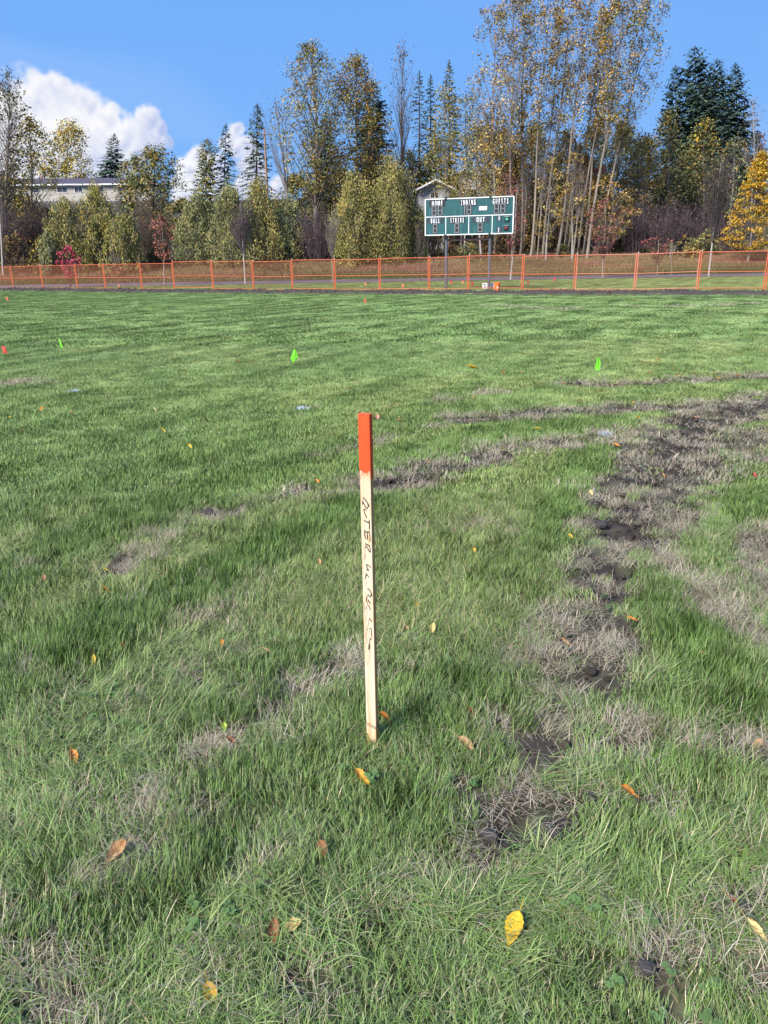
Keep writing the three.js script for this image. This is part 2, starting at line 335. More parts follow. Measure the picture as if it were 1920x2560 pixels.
function stuff(name, label, category) { const o = new THREE.Group(); o.name = numbered(name); scene.add(o); tag(o, label, category); o.userData.kind = 'stuff'; return o; }
{
  const R = rng(5), root = stuff('grass', 'mown green grass of the field mixed with dead straw blades', 'grass');
  // three ranges of clump, each with green variants (own lean) and straw variants
  const ranges = [
    { d0: 0.75, d1: 5.2, den: 520, green: [0, 1, 2, 3].map((k) => new Scatter(clump(100 + k, 76, 0.066, 0.074, 0.0027, 3, [0.07, 0.14, 0.04, 0.24][k], false, [0.4, null, 2.6, 4.4][k]), M.grass)), mat: [0, 1, 2].map((k) => new Scatter(clump(120 + k, 62, 0.07, 0.085, 0.0025, 3, [0.08, 0.14, 0.25][k], true, [0.6, 3.4, null][k]), M.grass)), straw: [0, 1].map((k) => new Scatter(clump(140 + k, 64, 0.07, 0.068, 0.0019, 3, 0.92, true, k ? 0.8 : null), M.grass)) },
    { d0: 5.2, d1: 16, den: 210, green: [0, 1, 2].map((k) => new Scatter(clump(200 + k, 105, 0.105, 0.050, 0.0042, 2, [0.03, 0.07, 0.13][k], false, [0.4, null, 2.6][k]), M.grass)), straw: [0, 1].map((k) => new Scatter(clump(240 + k, 80, 0.11, 0.062, 0.0034, 2, 0.9, true, k ? 0.8 : null), M.grass)) },
    { d0: 16, d1: 67, den: 66, green: [0, 1].map((k) => new Scatter(clump(300 + k, 70, 0.19, 0.048, 0.011, 2, [0.03, 0.08][k], false, [0.4, null][k]), M.grass)), straw: [0].map((k) => new Scatter(clump(340, 50, 0.2, 0.09, 0.010, 2, 0.9, true, null), M.grass)) },
  ];
  for (const r of ranges) {
    const cell = 1 / Math.sqrt(r.den);
    for (let d = r.d0; d < r.d1; d += cell) {
      const w = 0.55 * (d + 0.9) + 1.1;
      for (let x = -w; x < w; x += cell) {
        const px = x + (R() - 0.5) * cell * 1.4, pd = d + (R() - 0.5) * cell * 1.4 * (1 + 0.02 * d), pz = -pd, t = turf(px, pz);
        const soil = soilBand(px, pd), rn = roadNear(px);
        if (soil > 0.25 + 0.3 * R() || pd > rn - 0.2) continue;
        const u = R(), edge = Math.abs(fenceD(px) - pd - 0.2) < 0.7 && pd > 30, mudcut = sstep(0.15, 0.45, t.mud), bare = mudcut * lerp(0.25, 1, sstep(0.40, 0.55, fbm(px * 15 + 3, pz * 15, 2)));
        if (u < bare * 0.93) continue;
        const isStraw = R() < sstep(0.22, 0.8, t.straw) * 0.84 || (mudcut > 0.4 && R() < 0.72);
        if (isStraw && R() < 0.3) continue;
        const matted = sstep(0.46, 0.62, fbm(px * 2.6 + 70, pz * 2.6 - 20, 3)); if (pd < 15 && R() < 0.22 * sstep(0.5, 0.3, t.n2)) continue;
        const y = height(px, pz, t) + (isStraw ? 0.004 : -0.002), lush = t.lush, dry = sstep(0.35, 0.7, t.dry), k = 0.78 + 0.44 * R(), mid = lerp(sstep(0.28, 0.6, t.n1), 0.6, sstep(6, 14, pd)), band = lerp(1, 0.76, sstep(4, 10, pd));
        if (isStraw) { const v = k * (0.84 + 0.3 * t.n2) * (1 - 0.08 * mudcut); r.straw[Math.floor(R() * r.straw.length)].add(px, y, pz, R() * 6.28, 0.8 + 0.5 * R(), 0.55 + 0.7 * R(), [v, v * 0.98, v * 0.95], (R() - 0.5) * 0.3); continue; }
        // longer and darker in the lush bands, thin and greyer elsewhere
        const tall = (lerp(0.62, 0.95, mid) + 0.42 * lush - 0.25 * t.straw) * (edge ? 2.6 : 1) * (0.75 + 0.5 * R());
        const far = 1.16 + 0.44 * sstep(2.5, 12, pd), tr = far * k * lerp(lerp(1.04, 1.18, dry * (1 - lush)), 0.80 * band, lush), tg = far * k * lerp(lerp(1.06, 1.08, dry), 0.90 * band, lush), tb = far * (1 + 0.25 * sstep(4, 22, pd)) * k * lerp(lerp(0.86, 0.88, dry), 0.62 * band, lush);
        if (r.mat && R() < matted * 0.55 * (1 - lush)) { r.mat[Math.floor(R() * r.mat.length)].add(px, y, pz, (fbm(px * 1.1, pz * 1.1 + 9, 2) - 0.5) * 9 + (R() - 0.5) * 1.6, 0.85 + 0.4 * R(), 0.6 + 0.7 * R(), [tr * 1.05, tg * 1.02, tb * 1.05], (R() - 0.5) * 0.3); continue; }
        const v = Math.min(r.green.length - 1, Math.floor(Math.pow(R(), lush > 0.4 ? 2 : 1) * r.green.length));
        r.green[v].add(px, y, pz, (R() - 0.5) * 2.4 + (fbm(px * 1.3, pz * 1.3, 2) - 0.5) * 5, 0.85 + 0.35 * R(), tall, [tr, tg, tb], (R() - 0.5) * 0.5);
      }
    }
    r.green.forEach((s) => s.build('blades', root)); r.straw.forEach((s) => s.build('straw', root)); (r.mat || []).forEach((s) => s.build('matted_blades', root));
  }
  // crumbs of earth in the churned tracks and on the soil strip
  const soil = stuff('soil_crumbs', 'dark crumbs of earth in the churned tracks and along the fence', 'soil');
  const cg = new THREE.IcosahedronGeometry(1, 1), cp = cg.attributes.position, RR = rng(9), seen = new Map();
  for (let k = 0; k < cp.count; k++) { const key = [cp.getX(k), cp.getY(k), cp.getZ(k)].map((v) => v.toFixed(3)).join(); if (!seen.has(key)) seen.set(key, 0.65 + 0.55 * RR()); const s = seen.get(key); cp.setXYZ(k, cp.getX(k) * s, cp.getY(k) * s * 0.75, cp.getZ(k) * s); }
  cg.computeVertexNormals(); cg.setAttribute('color', new THREE.Float32BufferAttribute(new Float32Array(cp.count * 3).fill(1), 3));
  const sc = new Scatter(cg, M.vcol);
  for (let d = 0.9; d < 16; d += 0.03 + d * 0.002) for (let x = -0.55 * d - 1.2; x < 0.55 * d + 1.2; x += 0.035 + d * 0.002) {
    const px = x + (R() - 0.5) * 0.04, pz = -d + (R() - 0.5) * 0.04; const t = turf(px, pz); if (t.mud < 0.3 || R() > t.mud * 0.7) continue;
    const s = (0.005 + 0.026 * R() * R() * R()) * (1 + d * 0.06), v = 0.6 + 0.8 * R(); sc.add(px, height(px, pz, t) + s * 0.3, pz, R() * 6, s, s, [0.036 * v, 0.025 * v, 0.018 * v], 0.2);
  }
  for (let x = -38; x < 26; x += 0.16) for (let k = 0; k < 10; k++) {
    const px = x + R() * 0.16, pd = fenceD(px) - 0.4 - R() * 4.2; if (soilBand(px, pd) < 0.35) continue;
    const s = 0.02 + 0.07 * R() * R(), v = 0.7 + 0.8 * R(); sc.add(px, height(px, -pd) + s * 0.2, -pd, R() * 6, s, s, [0.075 * v, 0.052 * v, 0.043 * v], 0.2);
  }
  sc.build('crumbs', soil);
  // low clover among the grass
  const clover = stuff('clover', 'low patches of dark bluish clover among the grass', 'clover'), cb = new MB();
  for (let k = 0; k < 7; k++) {
    const a0 = RR() * 6.28, cx = (RR() - 0.5) * 0.05, cz = (RR() - 0.5) * 0.05, cy = 0.02 + RR() * 0.022;
    for (let j = 0; j < 3; j++) {
      const a = a0 + j * 2.094, ca = Math.cos(a), sa = Math.sin(a), r = 0.008, c0 = cb.v(cx + ca * 0.001, cy, cz + sa * 0.001, 0, 1, 0, [0.11, 0.19, 0.055]);
      const ring = [-1, -0.5, 0, 0.5, 1].map((u) => cb.v(cx + Math.cos(a + u) * (u === 0 ? r * 1.45 : r * 1.5), cy + 0.003 * (1 - Math.abs(u)), cz + Math.sin(a + u) * (u === 0 ? r * 1.45 : r * 1.5), 0, 1, 0, [0.115, 0.195, 0.06]));
      for (let u = 0; u < 4; u++) cb.tri(c0, ring[u], ring[u + 1]);
    }
  }
  const cs = new Scatter(cb.geo(), M.grass);
  for (const [x, y, r, n] of [[1575, 1200, 0.14, 90], [420, 1985, 0.10, 90], [200, 1545, 0.12, 80], [1290, 1300, 0.1, 40], [1010, 1720, 0.07, 40], [780, 1700, 0.07, 40], [1400, 2010, 0.07, 40], [1240, 1990, 0.06, 40], [1500, 2160, 0.1, 80], [700, 1115, 0.14, 60], [590, 1150, 0.15, 60], [1040, 1105, 0.12, 40], [560, 1960, 0.05, 30], [1380, 2185, 0.06, 40], [300, 1580, 0.08, 40]]) {
    const g = G(x, y); for (let k = 0; k < n * 0.05; k++) { const a = R() * 6.28, q = Math.sqrt(R()) * r * 1.25, px = g.x + Math.cos(a) * q, pz = g.z + Math.sin(a) * q, v = 0.8 + 0.5 * R(); cs.add(px, height(px, pz) - 0.004 + 0.016 * R(), pz, R() * 6, 0.55 + 0.4 * R(), 0.9 + 0.5 * R(), [v, v, v], (R() - 0.5) * 0.2); }
  }
  cs.build('leaflets', clover);
  // the rough bank beyond the road
  const bank = stuff('bank_grass', 'long dry tan and reddish grass on the bank beyond the road', 'grass');
  const tall = [0, 1].map((k) => { const b = new MB(), Q = rng(400 + k); for (let j = 0; j < 34; j++) { const a = Q() * 6.28, r = Math.sqrt(Q()) * 0.35, x = Math.cos(a) * r, z = Math.sin(a) * r, h = 0.25 + Q() * 0.45, lx = (Q() - 0.5) * 0.35, lz = (Q() - 0.5) * 0.35, v = 0.7 + 0.6 * Q(), f = Q() * 6.28; b.leaf(x + lx / 2, h / 2, z + lz / 2, lx / 2, h / 2, lz / 2, Math.cos(f) * 0.022, 0, Math.sin(f) * 0.022, [v, v, v]); } return new Scatter(b.geo(), M.grass); });
  for (let k = 0; k < 34000; k++) {
    const x = -62 + 124 * R(), rn = roadFar(x), d = rn + 0.5 + 19 * R() * (0.4 + 0.6 * R()); if (d > rn + 20) continue;
    const q = fbm(x * 0.13 + 3, d * 0.22, 3), green = sstep(rn + 3.5, rn + 0.5, d) * 0.8 + sstep(0.5, 0.38, q) * 0.55, red = sstep(0.45, 0.65, fbm(x * 0.1 + 50, d * 0.3, 3)), v = 0.7 + 0.6 * R();
    let c = [lerp(0.23, 0.24, red), lerp(0.17, 0.115, red), lerp(0.085, 0.085, red)]; c = [lerp(c[0], 0.09, green), lerp(c[1], 0.12, green), lerp(c[2], 0.04, green)].map((e) => e * v);
    tall[k & 1].add(x, terrain(x, d) - 0.03, -d, R() * 6.28, 0.8 + 0.6 * R(), lerp(0.55 + 0.75 * R(), 0.25, sstep(rn + 3, rn, d)), c);
  }
  tall.forEach((s) => s.build('stalks', bank));
}

// ---------------------------------------------------------------- the wooden survey stake
{
  const base = V3(-0.0525, 0, -2.235), W = 0.038, T = 0.019, H = 1.187, BURY = 0.12;
  const stake = thing('survey_stake', 'wooden survey stake with an orange painted top and handwriting down its face', 'stake', base, -0.48);
  stake.rotation.z = 0;
  // print of the front face: grain and the handwriting, as drawn with a black marker
  const S = [
    [[30.6, 900], [28.2, 906], [21.9, 915], [15, 922], [11.1, 925], [7.7, 922], [7.8, 916], [11.1, 908], [16.1, 899], [21.1, 893], [23.7, 892], [26.5, 896], [27.4, 902], [26.3, 907]],
    [[20.2, 885], [17, 887], [12.4, 888], [12.2, 882], [14.5, 875], [18.2, 867], [21.6, 861]], [[11.7, 852], [19.5, 848], [30, 845]], [[29.9, 854], [30.3, 843], [31, 825]],
    [[12.9, 819], [13, 814], [20.9, 814], [28.9, 815]], [[12.9, 819], [12.7, 807], [14.3, 797], [16.7, 789]], [[21.6, 813], [22.5, 803], [22.7, 790]], [[28.4, 818], [30.7, 809], [31.6, 798], [31.6, 784]],
    [[10.2, 775], [18.1, 772], [29.3, 769]], [[28.9, 770], [30.9, 757], [31.3, 748], [26.7, 751], [20.4, 762], [17.2, 766], [14.4, 762], [11.4, 751], [11.6, 740]],
    [[32.8, 695], [24.9, 700], [17, 703], [16.2, 700], [19.3, 692], [23, 684], [16.4, 686], [11.8, 688], [11.6, 683], [14.7, 674], [18.4, 667], [23.8, 660]], [[13.2, 655.4], [14.6, 652.6]],
    [[33.4, 598], [31.4, 605], [24.6, 616], [17.7, 621], [12.7, 618], [11.9, 612], [15.9, 602], [22.8, 595], [27.7, 592], [29.9, 596], [30.7, 604]], [[6.6, 597], [16.9, 582], [27.6, 568]],
    [[2.9, 573], [5.3, 562], [10, 552], [15, 556], [20.7, 561], [24.1, 556], [26.1, 546]], [[7.3, 525], [18.4, 516], [30.9, 505]], [[9.9, 510], [18.2, 506]],
    [[7.8, 491], [8.6, 482], [13.4, 478], [26.1, 478], [29.5, 469], [29.3, 457], [30.5, 447]], [[15.1, 453], [21.3, 445], [28.2, 437]], [[22.5, 438], [15.6, 442], [19.6, 433], [21.5, 421], [19.2, 411], [10.7, 406]],
  ];
  const R = rng(31), wood = (w, h, warm, write) => {
    const cv = document.createElement('canvas'); cv.width = w; cv.height = h; const c = cv.getContext('2d');
    const img = c.createImageData(w, h);
    for (let y = 0; y < h; y++) for (let x = 0; x < w; x++) {
      const wob = fbm(y / h * 5, 3 + warm * 9, 3) * 0.9, g = fbm((x / w + wob) * 9, y / h * 2.5 + warm * 20, 4), f = fbm((x / w + wob) * 60, y / h * 14 + warm * 5, 3), d = fbm(x / w * 2, y / h * 9 + 40 + warm, 3), low = sstep(0.88, 0.94, y / h), edge = sstep(0.9, 1.0, x / w) * (write ? 0.25 : 0);
      const knot = Math.exp(-(((x / w - 0.75) / 0.3) ** 2 + ((y / h - 0.335) / 0.02) ** 2)) * 0.35;
      const a = clamp((g - 0.45) * 1.5 + (f - 0.5) * 0.9 + (d - 0.5) * 0.6 + warm * 0.75 + low * 0.35 + edge + knot), k = (y * w + x) * 4;
      img.data[k] = lerp(208, 176, a); img.data[k + 1] = lerp(189, 122, a); img.data[k + 2] = lerp(164, 62, a); img.data[k + 3] = 255;
    }
    c.putImageData(img, 0, 0);
    if (write) {
      c.scale(w / 38, -h / (H * 1000)); c.translate(0, -H * 1000); c.lineCap = 'round'; c.lineJoin = 'round';
      for (const s of S) {
        for (let k = 0; k + 1 < s.length; k++) { const p0 = s[Math.max(0, k - 1)], p1 = s[k], p2 = s[k + 1], p3 = s[Math.min(s.length - 1, k + 2)]; c.strokeStyle = 'rgba(10,8,12,1)'; c.lineWidth = 3.0 + 0.7 * R() + (s.length < 4 ? 0.3 : 0); c.beginPath(); c.moveTo(...p1); c.bezierCurveTo(p1[0] + (p2[0] - p0[0]) / 6, p1[1] + (p2[1] - p0[1]) / 6, p2[0] - (p3[0] - p1[0]) / 6, p2[1] - (p3[1] - p1[1]) / 6, ...p2); c.stroke(); }
      }
      for (let k = 0; k < 420; k++) { const dd = R() * R() * R() * 60; c.fillStyle = 'rgba(222,72,34,' + (0.65 - dd / 110).toFixed(2) + ')'; c.beginPath(); c.arc(R() * 38, 1008 - dd, 0.35 + 0.5 * R(), 0, 6.3); c.fill(); }
      c.strokeStyle = 'rgba(96,64,40,0.7)'; c.lineWidth = 0.9;
      for (const [x0, y0, x1, y1] of [[4, 62, 17, 72], [13, 66, 30, 48], [26, 47, 37, 60], [14, 48, 27, 38], [24, 36, 36, 52]]) { c.beginPath(); c.moveTo(x0, y0); c.lineTo(x1, y1); c.stroke(); }
    }
    const t = new THREE.CanvasTexture(cv); t.colorSpace = THREE.SRGBColorSpace; t.anisotropy = 8; return t;
  };
  const front = new THREE.MeshStandardMaterial({ map: wood(256, 2048, 0, true), roughness: 0.8 }), side = new THREE.MeshStandardMaterial({ map: wood(64, 1024, 1, false), roughness: 0.85 });
  const PAINT_F = 1.008, PAINT_S = 0.985, r = 0.0012;
  // bare wood: a softly rounded lath with a pointed foot
  const prof = new THREE.Shape(), w = W / 2; prof.moveTo(-w, H - 0.001); prof.lineTo(w, H - 0.001); prof.lineTo(w, -0.015); prof.lineTo(w * 0.25, -BURY); prof.lineTo(-w * 0.1, -BURY); prof.lineTo(-w, -0.02); prof.closePath();
  const g = new THREE.ExtrudeGeometry(prof, { depth: T - 2 * r, bevelEnabled: true, bevelThickness: r, bevelSize: r, bevelOffset: -r, bevelSegments: 2 }); g.translate(0, 0, -T / 2 + r);
  const p = g.attributes.position, n = g.attributes.normal, uv = g.attributes.uv, groups = [[], []], idx = [];
  for (let k = 0; k < p.count; k += 3) {
    const nx = Math.abs(n.getX(k)), isSide = nx > 0.7; for (let j = 0; j < 3; j++) uv.setXY(k + j, isSide ? (p.getZ(k + j) + T / 2) / T : (p.getX(k + j) + w) / W, clamp(p.getY(k + j) / H)); groups[isSide ? 1 : 0].push(k, k + 1, k + 2);
  }
  g.setIndex([...groups[0], ...groups[1]]); g.clearGroups(); g.addGroup(0, groups[0].length, 0); g.addGroup(groups[0].length, groups[1].length, 1);
  mesh('lath', g, [front, side], stake);
  // coat of orange paint dipped over the top: a shell 0.4 mm proud, its lower edge uneven, lower on the side
  {
    const e = 0.0005, N = 14, ring = [], b = new MB(), col = [0.74, 0.068, 0.010];
    const per = []; for (let k = 0; k <= N; k++) per.push([lerp(-w, w, k / N), T / 2 + e, 0, 1]); for (let k = 0; k <= 6; k++) per.push([w + e, lerp(T / 2, -T / 2, k / 6), 1, 0]); for (let k = 0; k <= N; k++) per.push([lerp(w, -w, k / N), -T / 2 - e, 0, -1]); for (let k = 0; k <= 6; k++) per.push([-w - e, lerp(-T / 2, T / 2, k / 6), -1, 0]);
    const rows = 26;
    for (let j = 0; j <= rows; j++) per.forEach(([x, z, nx, nz], k) => {
      const low = (Math.abs(nx) > 0.5 ? PAINT_S : PAINT_F) + (fbm(x * 120 + z * 300, 7, 2) - 0.5) * 0.012, y = lerp(low, H + e, j / rows), v = 0.72 + 0.5 * fbm(x * 260 + z * 200, y * 22, 3);
      b.v(x, y, z, nx, 0, nz, col.map((c, i) => c * v + (i ? 0 : 0)));
    });
    const m = per.length; for (let j = 0; j < rows; j++) for (let k = 0; k < m; k++) { const a = j * m + k, c = j * m + (k + 1) % m; b.i.push(a, c, c + m, a, c + m, a + m); }
    const y = H + e; const t = [[-w, T / 2], [w, T / 2], [w, -T / 2], [-w, -T / 2]].map(([x, z]) => b.v(x, y, z, 0, 1, 0, [0.72, 0.11, 0.04])); b.i.push(t[0], t[1], t[2], t[0], t[2], t[3]);
    b.build('painted_top', new THREE.MeshStandardMaterial({ vertexColors: true, roughness: 0.62, side: THREE.DoubleSide }), stake);
  }
  // thin brown twine round the foot, two turns
  const twine = []; for (const [y0, y1] of [[0.099, 0.088], [0.091, 0.083]]) { const e = 0.0012, q = [[-w - e, y0, T / 2 + e], [-w * 0.3, y0 - 0.001, T / 2 + e], [w + e, y1, T / 2 + e], [w + e, y1 + 0.004, -T / 2 - e], [-w - e, y0 - 0.002, -T / 2 - e]].map((a) => V3(...a)); twine.push(new THREE.TubeGeometry(new THREE.CatmullRomCurve3(q, true, 'catmullrom', 0.08), 60, 0.0011, 5, true)); }
  mesh('twine', mergeGeometries(twine), std(0.10, 0.055, 0.035, 0.9), stake);
}

// ---------------------------------------------------------------- pin flags
function pinFlag(name, label, x, y, tall, w, col, shape, turn, group) {
  const g = G(x, y), h0 = height(g.x, g.z), f = thing(name, label, 'marker flag', V3(g.x, h0, g.z), turn, group);
  const b = new MB(); b.tube([V3(0, -0.05, 0), V3(0.004, tall * 0.6, 0), V3(0, tall, 0)], [0.0022, 0.0022, 0.0022], 5, [0.35, 0.35, 0.33]); b.build('wire', std(0.45, 0.45, 0.43, 0.4, { metalness: 0.8, vertexColors: true }), f);
  const s = new THREE.Shape(); shape.forEach(([px, py], k) => (k ? s.lineTo(px * w, tall + py * w) : s.moveTo(px * w, tall + py * w)));
  const geo = new THREE.ExtrudeGeometry(s, { depth: 0.0008, bevelEnabled: false, steps: 1 }); const p = geo.attributes.position;
  for (let k = 0; k < p.count; k++) { const px = p.getX(k), py = p.getY(k) - tall; p.setZ(k, p.getZ(k) + 0.012 * Math.sin(px / w * 5 + py / w * 3)); }
  geo.computeVertexNormals();
  const m = new THREE.MeshPhysicalMaterial({ roughness: 0.7, transmission: 0.3, thickness: 0, side: THREE.DoubleSide }); m.color.setRGB(...col); mesh('flag', geo, m, f);
  return f;
}
const LIME = [0.24, 0.86, 0.03], LIMP = [[0, 0], [0.12, -0.35], [0.3, -1.15], [0.05, -1.05], [-0.22, -1.55], [-0.58, -1.08], [-0.5, -0.95], [-0.36, -0.6], [-0.2, -0.2]];
pinFlag('pin_flag', 'lime green pin flag with a drooping diamond shape, middle of the three on the lawn', 640, 802, 0.36, 0.145, LIME, LIMP, 0, 'lime green pin flags on the lawn');
pinFlag('pin_flag', 'narrow lime green pin flag on the left of the lawn', 136, 766, 0.31, 0.125, LIME, [[-0.3, 0], [-0.12, -0.1], [0.18, -1.45], [0.02, -1.5], [-0.2, -1.2]], 0, 'lime green pin flags on the lawn');
pinFlag('pin_flag', 'lime green pin flag above the bare strip on the right of the lawn', 1289, 822, 0.34, 0.13, LIME, [[0, 0], [0.28, -0.62], [0.3, -0.95], [0.12, -1.6], [-0.36, -1.2], [-0.3, -0.85], [-0.12, -0.35]], 0, 'lime green pin flags on the lawn');
const RECT = [[-0.5, 0], [0.4, -0.05], [0.55, -1.7], [-0.3, -1.55]];
pinFlag('pin_flag', 'pinkish red pin flag at the left edge of the lawn', 13, 778, 0.26, 0.085, [0.75, 0.09, 0.06], RECT, 0);
pinFlag('pin_flag', 'small orange pin flag far off at the left edge near the soil strip', 17, 655, 0.30, 0.11, [0.8, 0.22, 0.10], RECT, 0);
pinFlag('pin_flag', 'small orange pin flag far out on the middle of the lawn', 789, 662, 0.30, 0.12, [0.82, 0.2, 0.08], [[0, 0], [0.4, -0.5], [0.3, -1.4], [-0.35, -1.4], [-0.4, -0.6]], 0);
for (const [x, y, c, w] of [[963.5, 618, 0, 'below the left scoreboard post'], [974.5, 614, 0, 'right beside the left scoreboard post'], [1000, 613.5, 1, 'between the scoreboard posts'], [1020, 616.5, 0, 'left of the right scoreboard post'], [1140, 614, 0, 'just right of the scoreboard'], [1197, 607, 0, 'midway between the scoreboard and the large crimson maple'], [1371, 603, 0, 'right of the large crimson maple'], [789, 617, 1, 'left of the scoreboard'], [870, 622, 1, 'close behind the fence left of the scoreboard'], [257, 620, 1, 'behind the left of the fence']]) pinFlag('pin_flag', (c ? 'small pale orange' : 'small red') + ' pin flag behind the fence, ' + w, x, y + 4, 0.34, 0.15, c ? [0.8, 0.3, 0.14] : [0.75, 0.05, 0.06], [[-0.5, 0], [0.5, 0], [0.6, -1.3], [-0.4, -1.4]], 0, 'small pin flags behind the fence');

// ---------------------------------------------------------------- white marking paint on blades of grass
for (const [x, y, label] of [[160, 849, 'pale blue white paint mark on grass on the left of the lawn'], [650, 888, 'pale blue white paint mark on grass left above the stake'], [1305, 943, 'white paint mark on worn grass beside the churned track']]) {
  const g = G(x, y), R = rng(x), b = new MB();
  for (let k = 0; k < 90; k++) { const a = R() * 6.28, q = R() * 0.07, px = Math.cos(a) * q * 1.2, pz = Math.sin(a) * q, h = 0.03 + 0.035 * R(), lx = (R() - 0.5) * 0.04, lz = (R() - 0.5) * 0.04, f = R() * 6.28, v = 0.85 + 0.3 * R(); b.leaf(px + lx, h / 2, pz + lz, lx, h / 2, lz, Math.cos(f) * 0.004, 0, Math.sin(f) * 0.004, [0.55 * v, 0.62 * v, 0.72 * v]); }
  const o = b.build('paint_mark', M.grass); o.position.set(g.x, height(g.x, g.z), g.z); tag(o, label, 'paint mark', 'white paint marks on the lawn');
}

// ---------------------------------------------------------------- orange temporary fence, one panel after the other
const ORANGE = std(0.58, 0.125, 0.045, 0.55), PINKISH = std(0.60, 0.19, 0.115, 0.6), WIRE = std(0.56, 0.19, 0.09, 0.6), CAP = std(0.6, 0.58, 0.55, 0.5, { metalness: 0.6 });
{
  const onFence = (px) => { let d = 48; for (let k = 0; k < 30; k++) d = fenceD(P(px, 628, d).x); const p = P(px, 628, d); return V3(p.x, 0, p.z); };
  const cols = [-16, 30.2, 94.2, 168.5, 229, 307.6, 377.6, 461.4, 548.6, 632.5, 724, 820.8, 926.8, 1011, 1128, 1240.7, 1370.4, 1505.2, 1650.3, 1800];
  const tops = [0, 0.01, 0, 0.01, 0, 0, 0.09, 0.05, 0, 0.05, 0.02, 0.05, 0.03, 0.09, 0.03, 0.03, 0.02, 0.07, 0.02];
  const says = ['leftmost orange fence panel, cut by the left edge', 'orange mesh fence panel second from the left edge', 'orange mesh fence panel in front of the crimson sapling', 'orange mesh fence panel in front of russet scrub right of the crimson sapling', 'orange mesh fence panel in front of the broad willow clump on the left', 'orange mesh fence panel in front of the rusty red young maple', 'orange mesh fence panel stepped up, just right of the rusty red young maple', 'orange mesh fence panel in front of the bare upright sapling with a white trunk', 'orange mesh fence panel just right of the bare upright sapling', 'orange mesh fence panel in front of the thin pale sapling', 'orange mesh fence panel in front of the left part of the big middle willow', 'orange mesh fence panel in front of the right part of the big middle willow', 'orange mesh fence panel across the left scoreboard post', 'orange mesh fence panel across the right scoreboard post, above the bucket', 'orange mesh fence panel just right of the scoreboard', 'pinkish orange fence panel in front of the cottonwood trunks', 'pale pinkish fence panel tilted up to the right, right of the tall trunks', 'orange mesh fence panel in front of the dark leaning sapling', 'rightmost orange fence panel, cut by the right edge'];
  for (let k = 0; k + 1 < cols.length; k++) {
    const a = onFence(cols[k]), c = onFence(cols[k + 1]), ya = height(a.x, a.z) - 0.02, yc = height(c.x, c.z) - 0.02, len = Math.hypot(c.x - a.x, c.z - a.z) - 0.05, turn = Math.atan2(-(c.z - a.z), c.x - a.x), R = rng(600 + k), pink = k === 15 || k === 16;
    const o = thing('fence_panel', says[k], 'fence panel', V3(a.x, ya + tops[k], a.z), turn, 'orange temporary fence panels'), mat = pink ? PINKISH : ORANGE, H = 1.80, dy = yc - ya + (k === 16 ? 0.07 : k === 12 ? 0.05 : 0), skew = dy / len;
    const lean = (g) => { const p = g.attributes.position; for (let i = 0; i < p.count; i++) p.setY(i, p.getY(i) + p.getX(i) * skew); return g; };
    const rail = (y, r) => { const g = new THREE.CylinderGeometry(r, r, len - 0.06, 7); g.rotateZ(Math.PI / 2); g.translate(0.025 + len / 2, y, 0); return lean(g); };
    for (const x of [0.045, len + 0.005]) { const g = new THREE.CylinderGeometry(0.027, 0.027, H + 0.03, 9); g.translate(x, H / 2 + 0.015, 0); mesh('post', lean(g), mat, o); }
    mesh('top_rail', rail(H - 0.03, 0.020), mat, o); mesh('middle_rail', rail(0.86, 0.018), mat, o); mesh('bottom_rail', rail(0.10, 0.020), mat, o);
    const cap = new THREE.CylinderGeometry(0.03, 0.034, 0.05, 8); cap.translate(0.045, H + 0.055, 0); mesh('post_cap', cap, CAP, o);
    const foot = box(0.07, 0.03, 0.75, 0.02, 0.0 - tops[k], 0); mesh('foot_plate', foot, CAP, o);
    const ws = [], n = Math.round(len / 0.052);
    for (let j = 1; j < n; j++) { const g = new THREE.CylinderGeometry(0.0038, 0.0038, H - 0.14, 3, 1, true); g.translate(0.025 + len * j / n, H / 2 + 0.035, 0.006); ws.push(lean(g)); }
    for (let y = 0.22; y < H - 0.1; y += 0.155) { const g = new THREE.CylinderGeometry(0.0038, 0.0038, len - 0.06, 3, 1, true); g.rotateZ(Math.PI / 2); g.translate(0.025 + len / 2, y, -0.004); ws.push(lean(g)); }
    mesh('wire_mesh', mergeGeometries(ws), WIRE, o);
  }
}

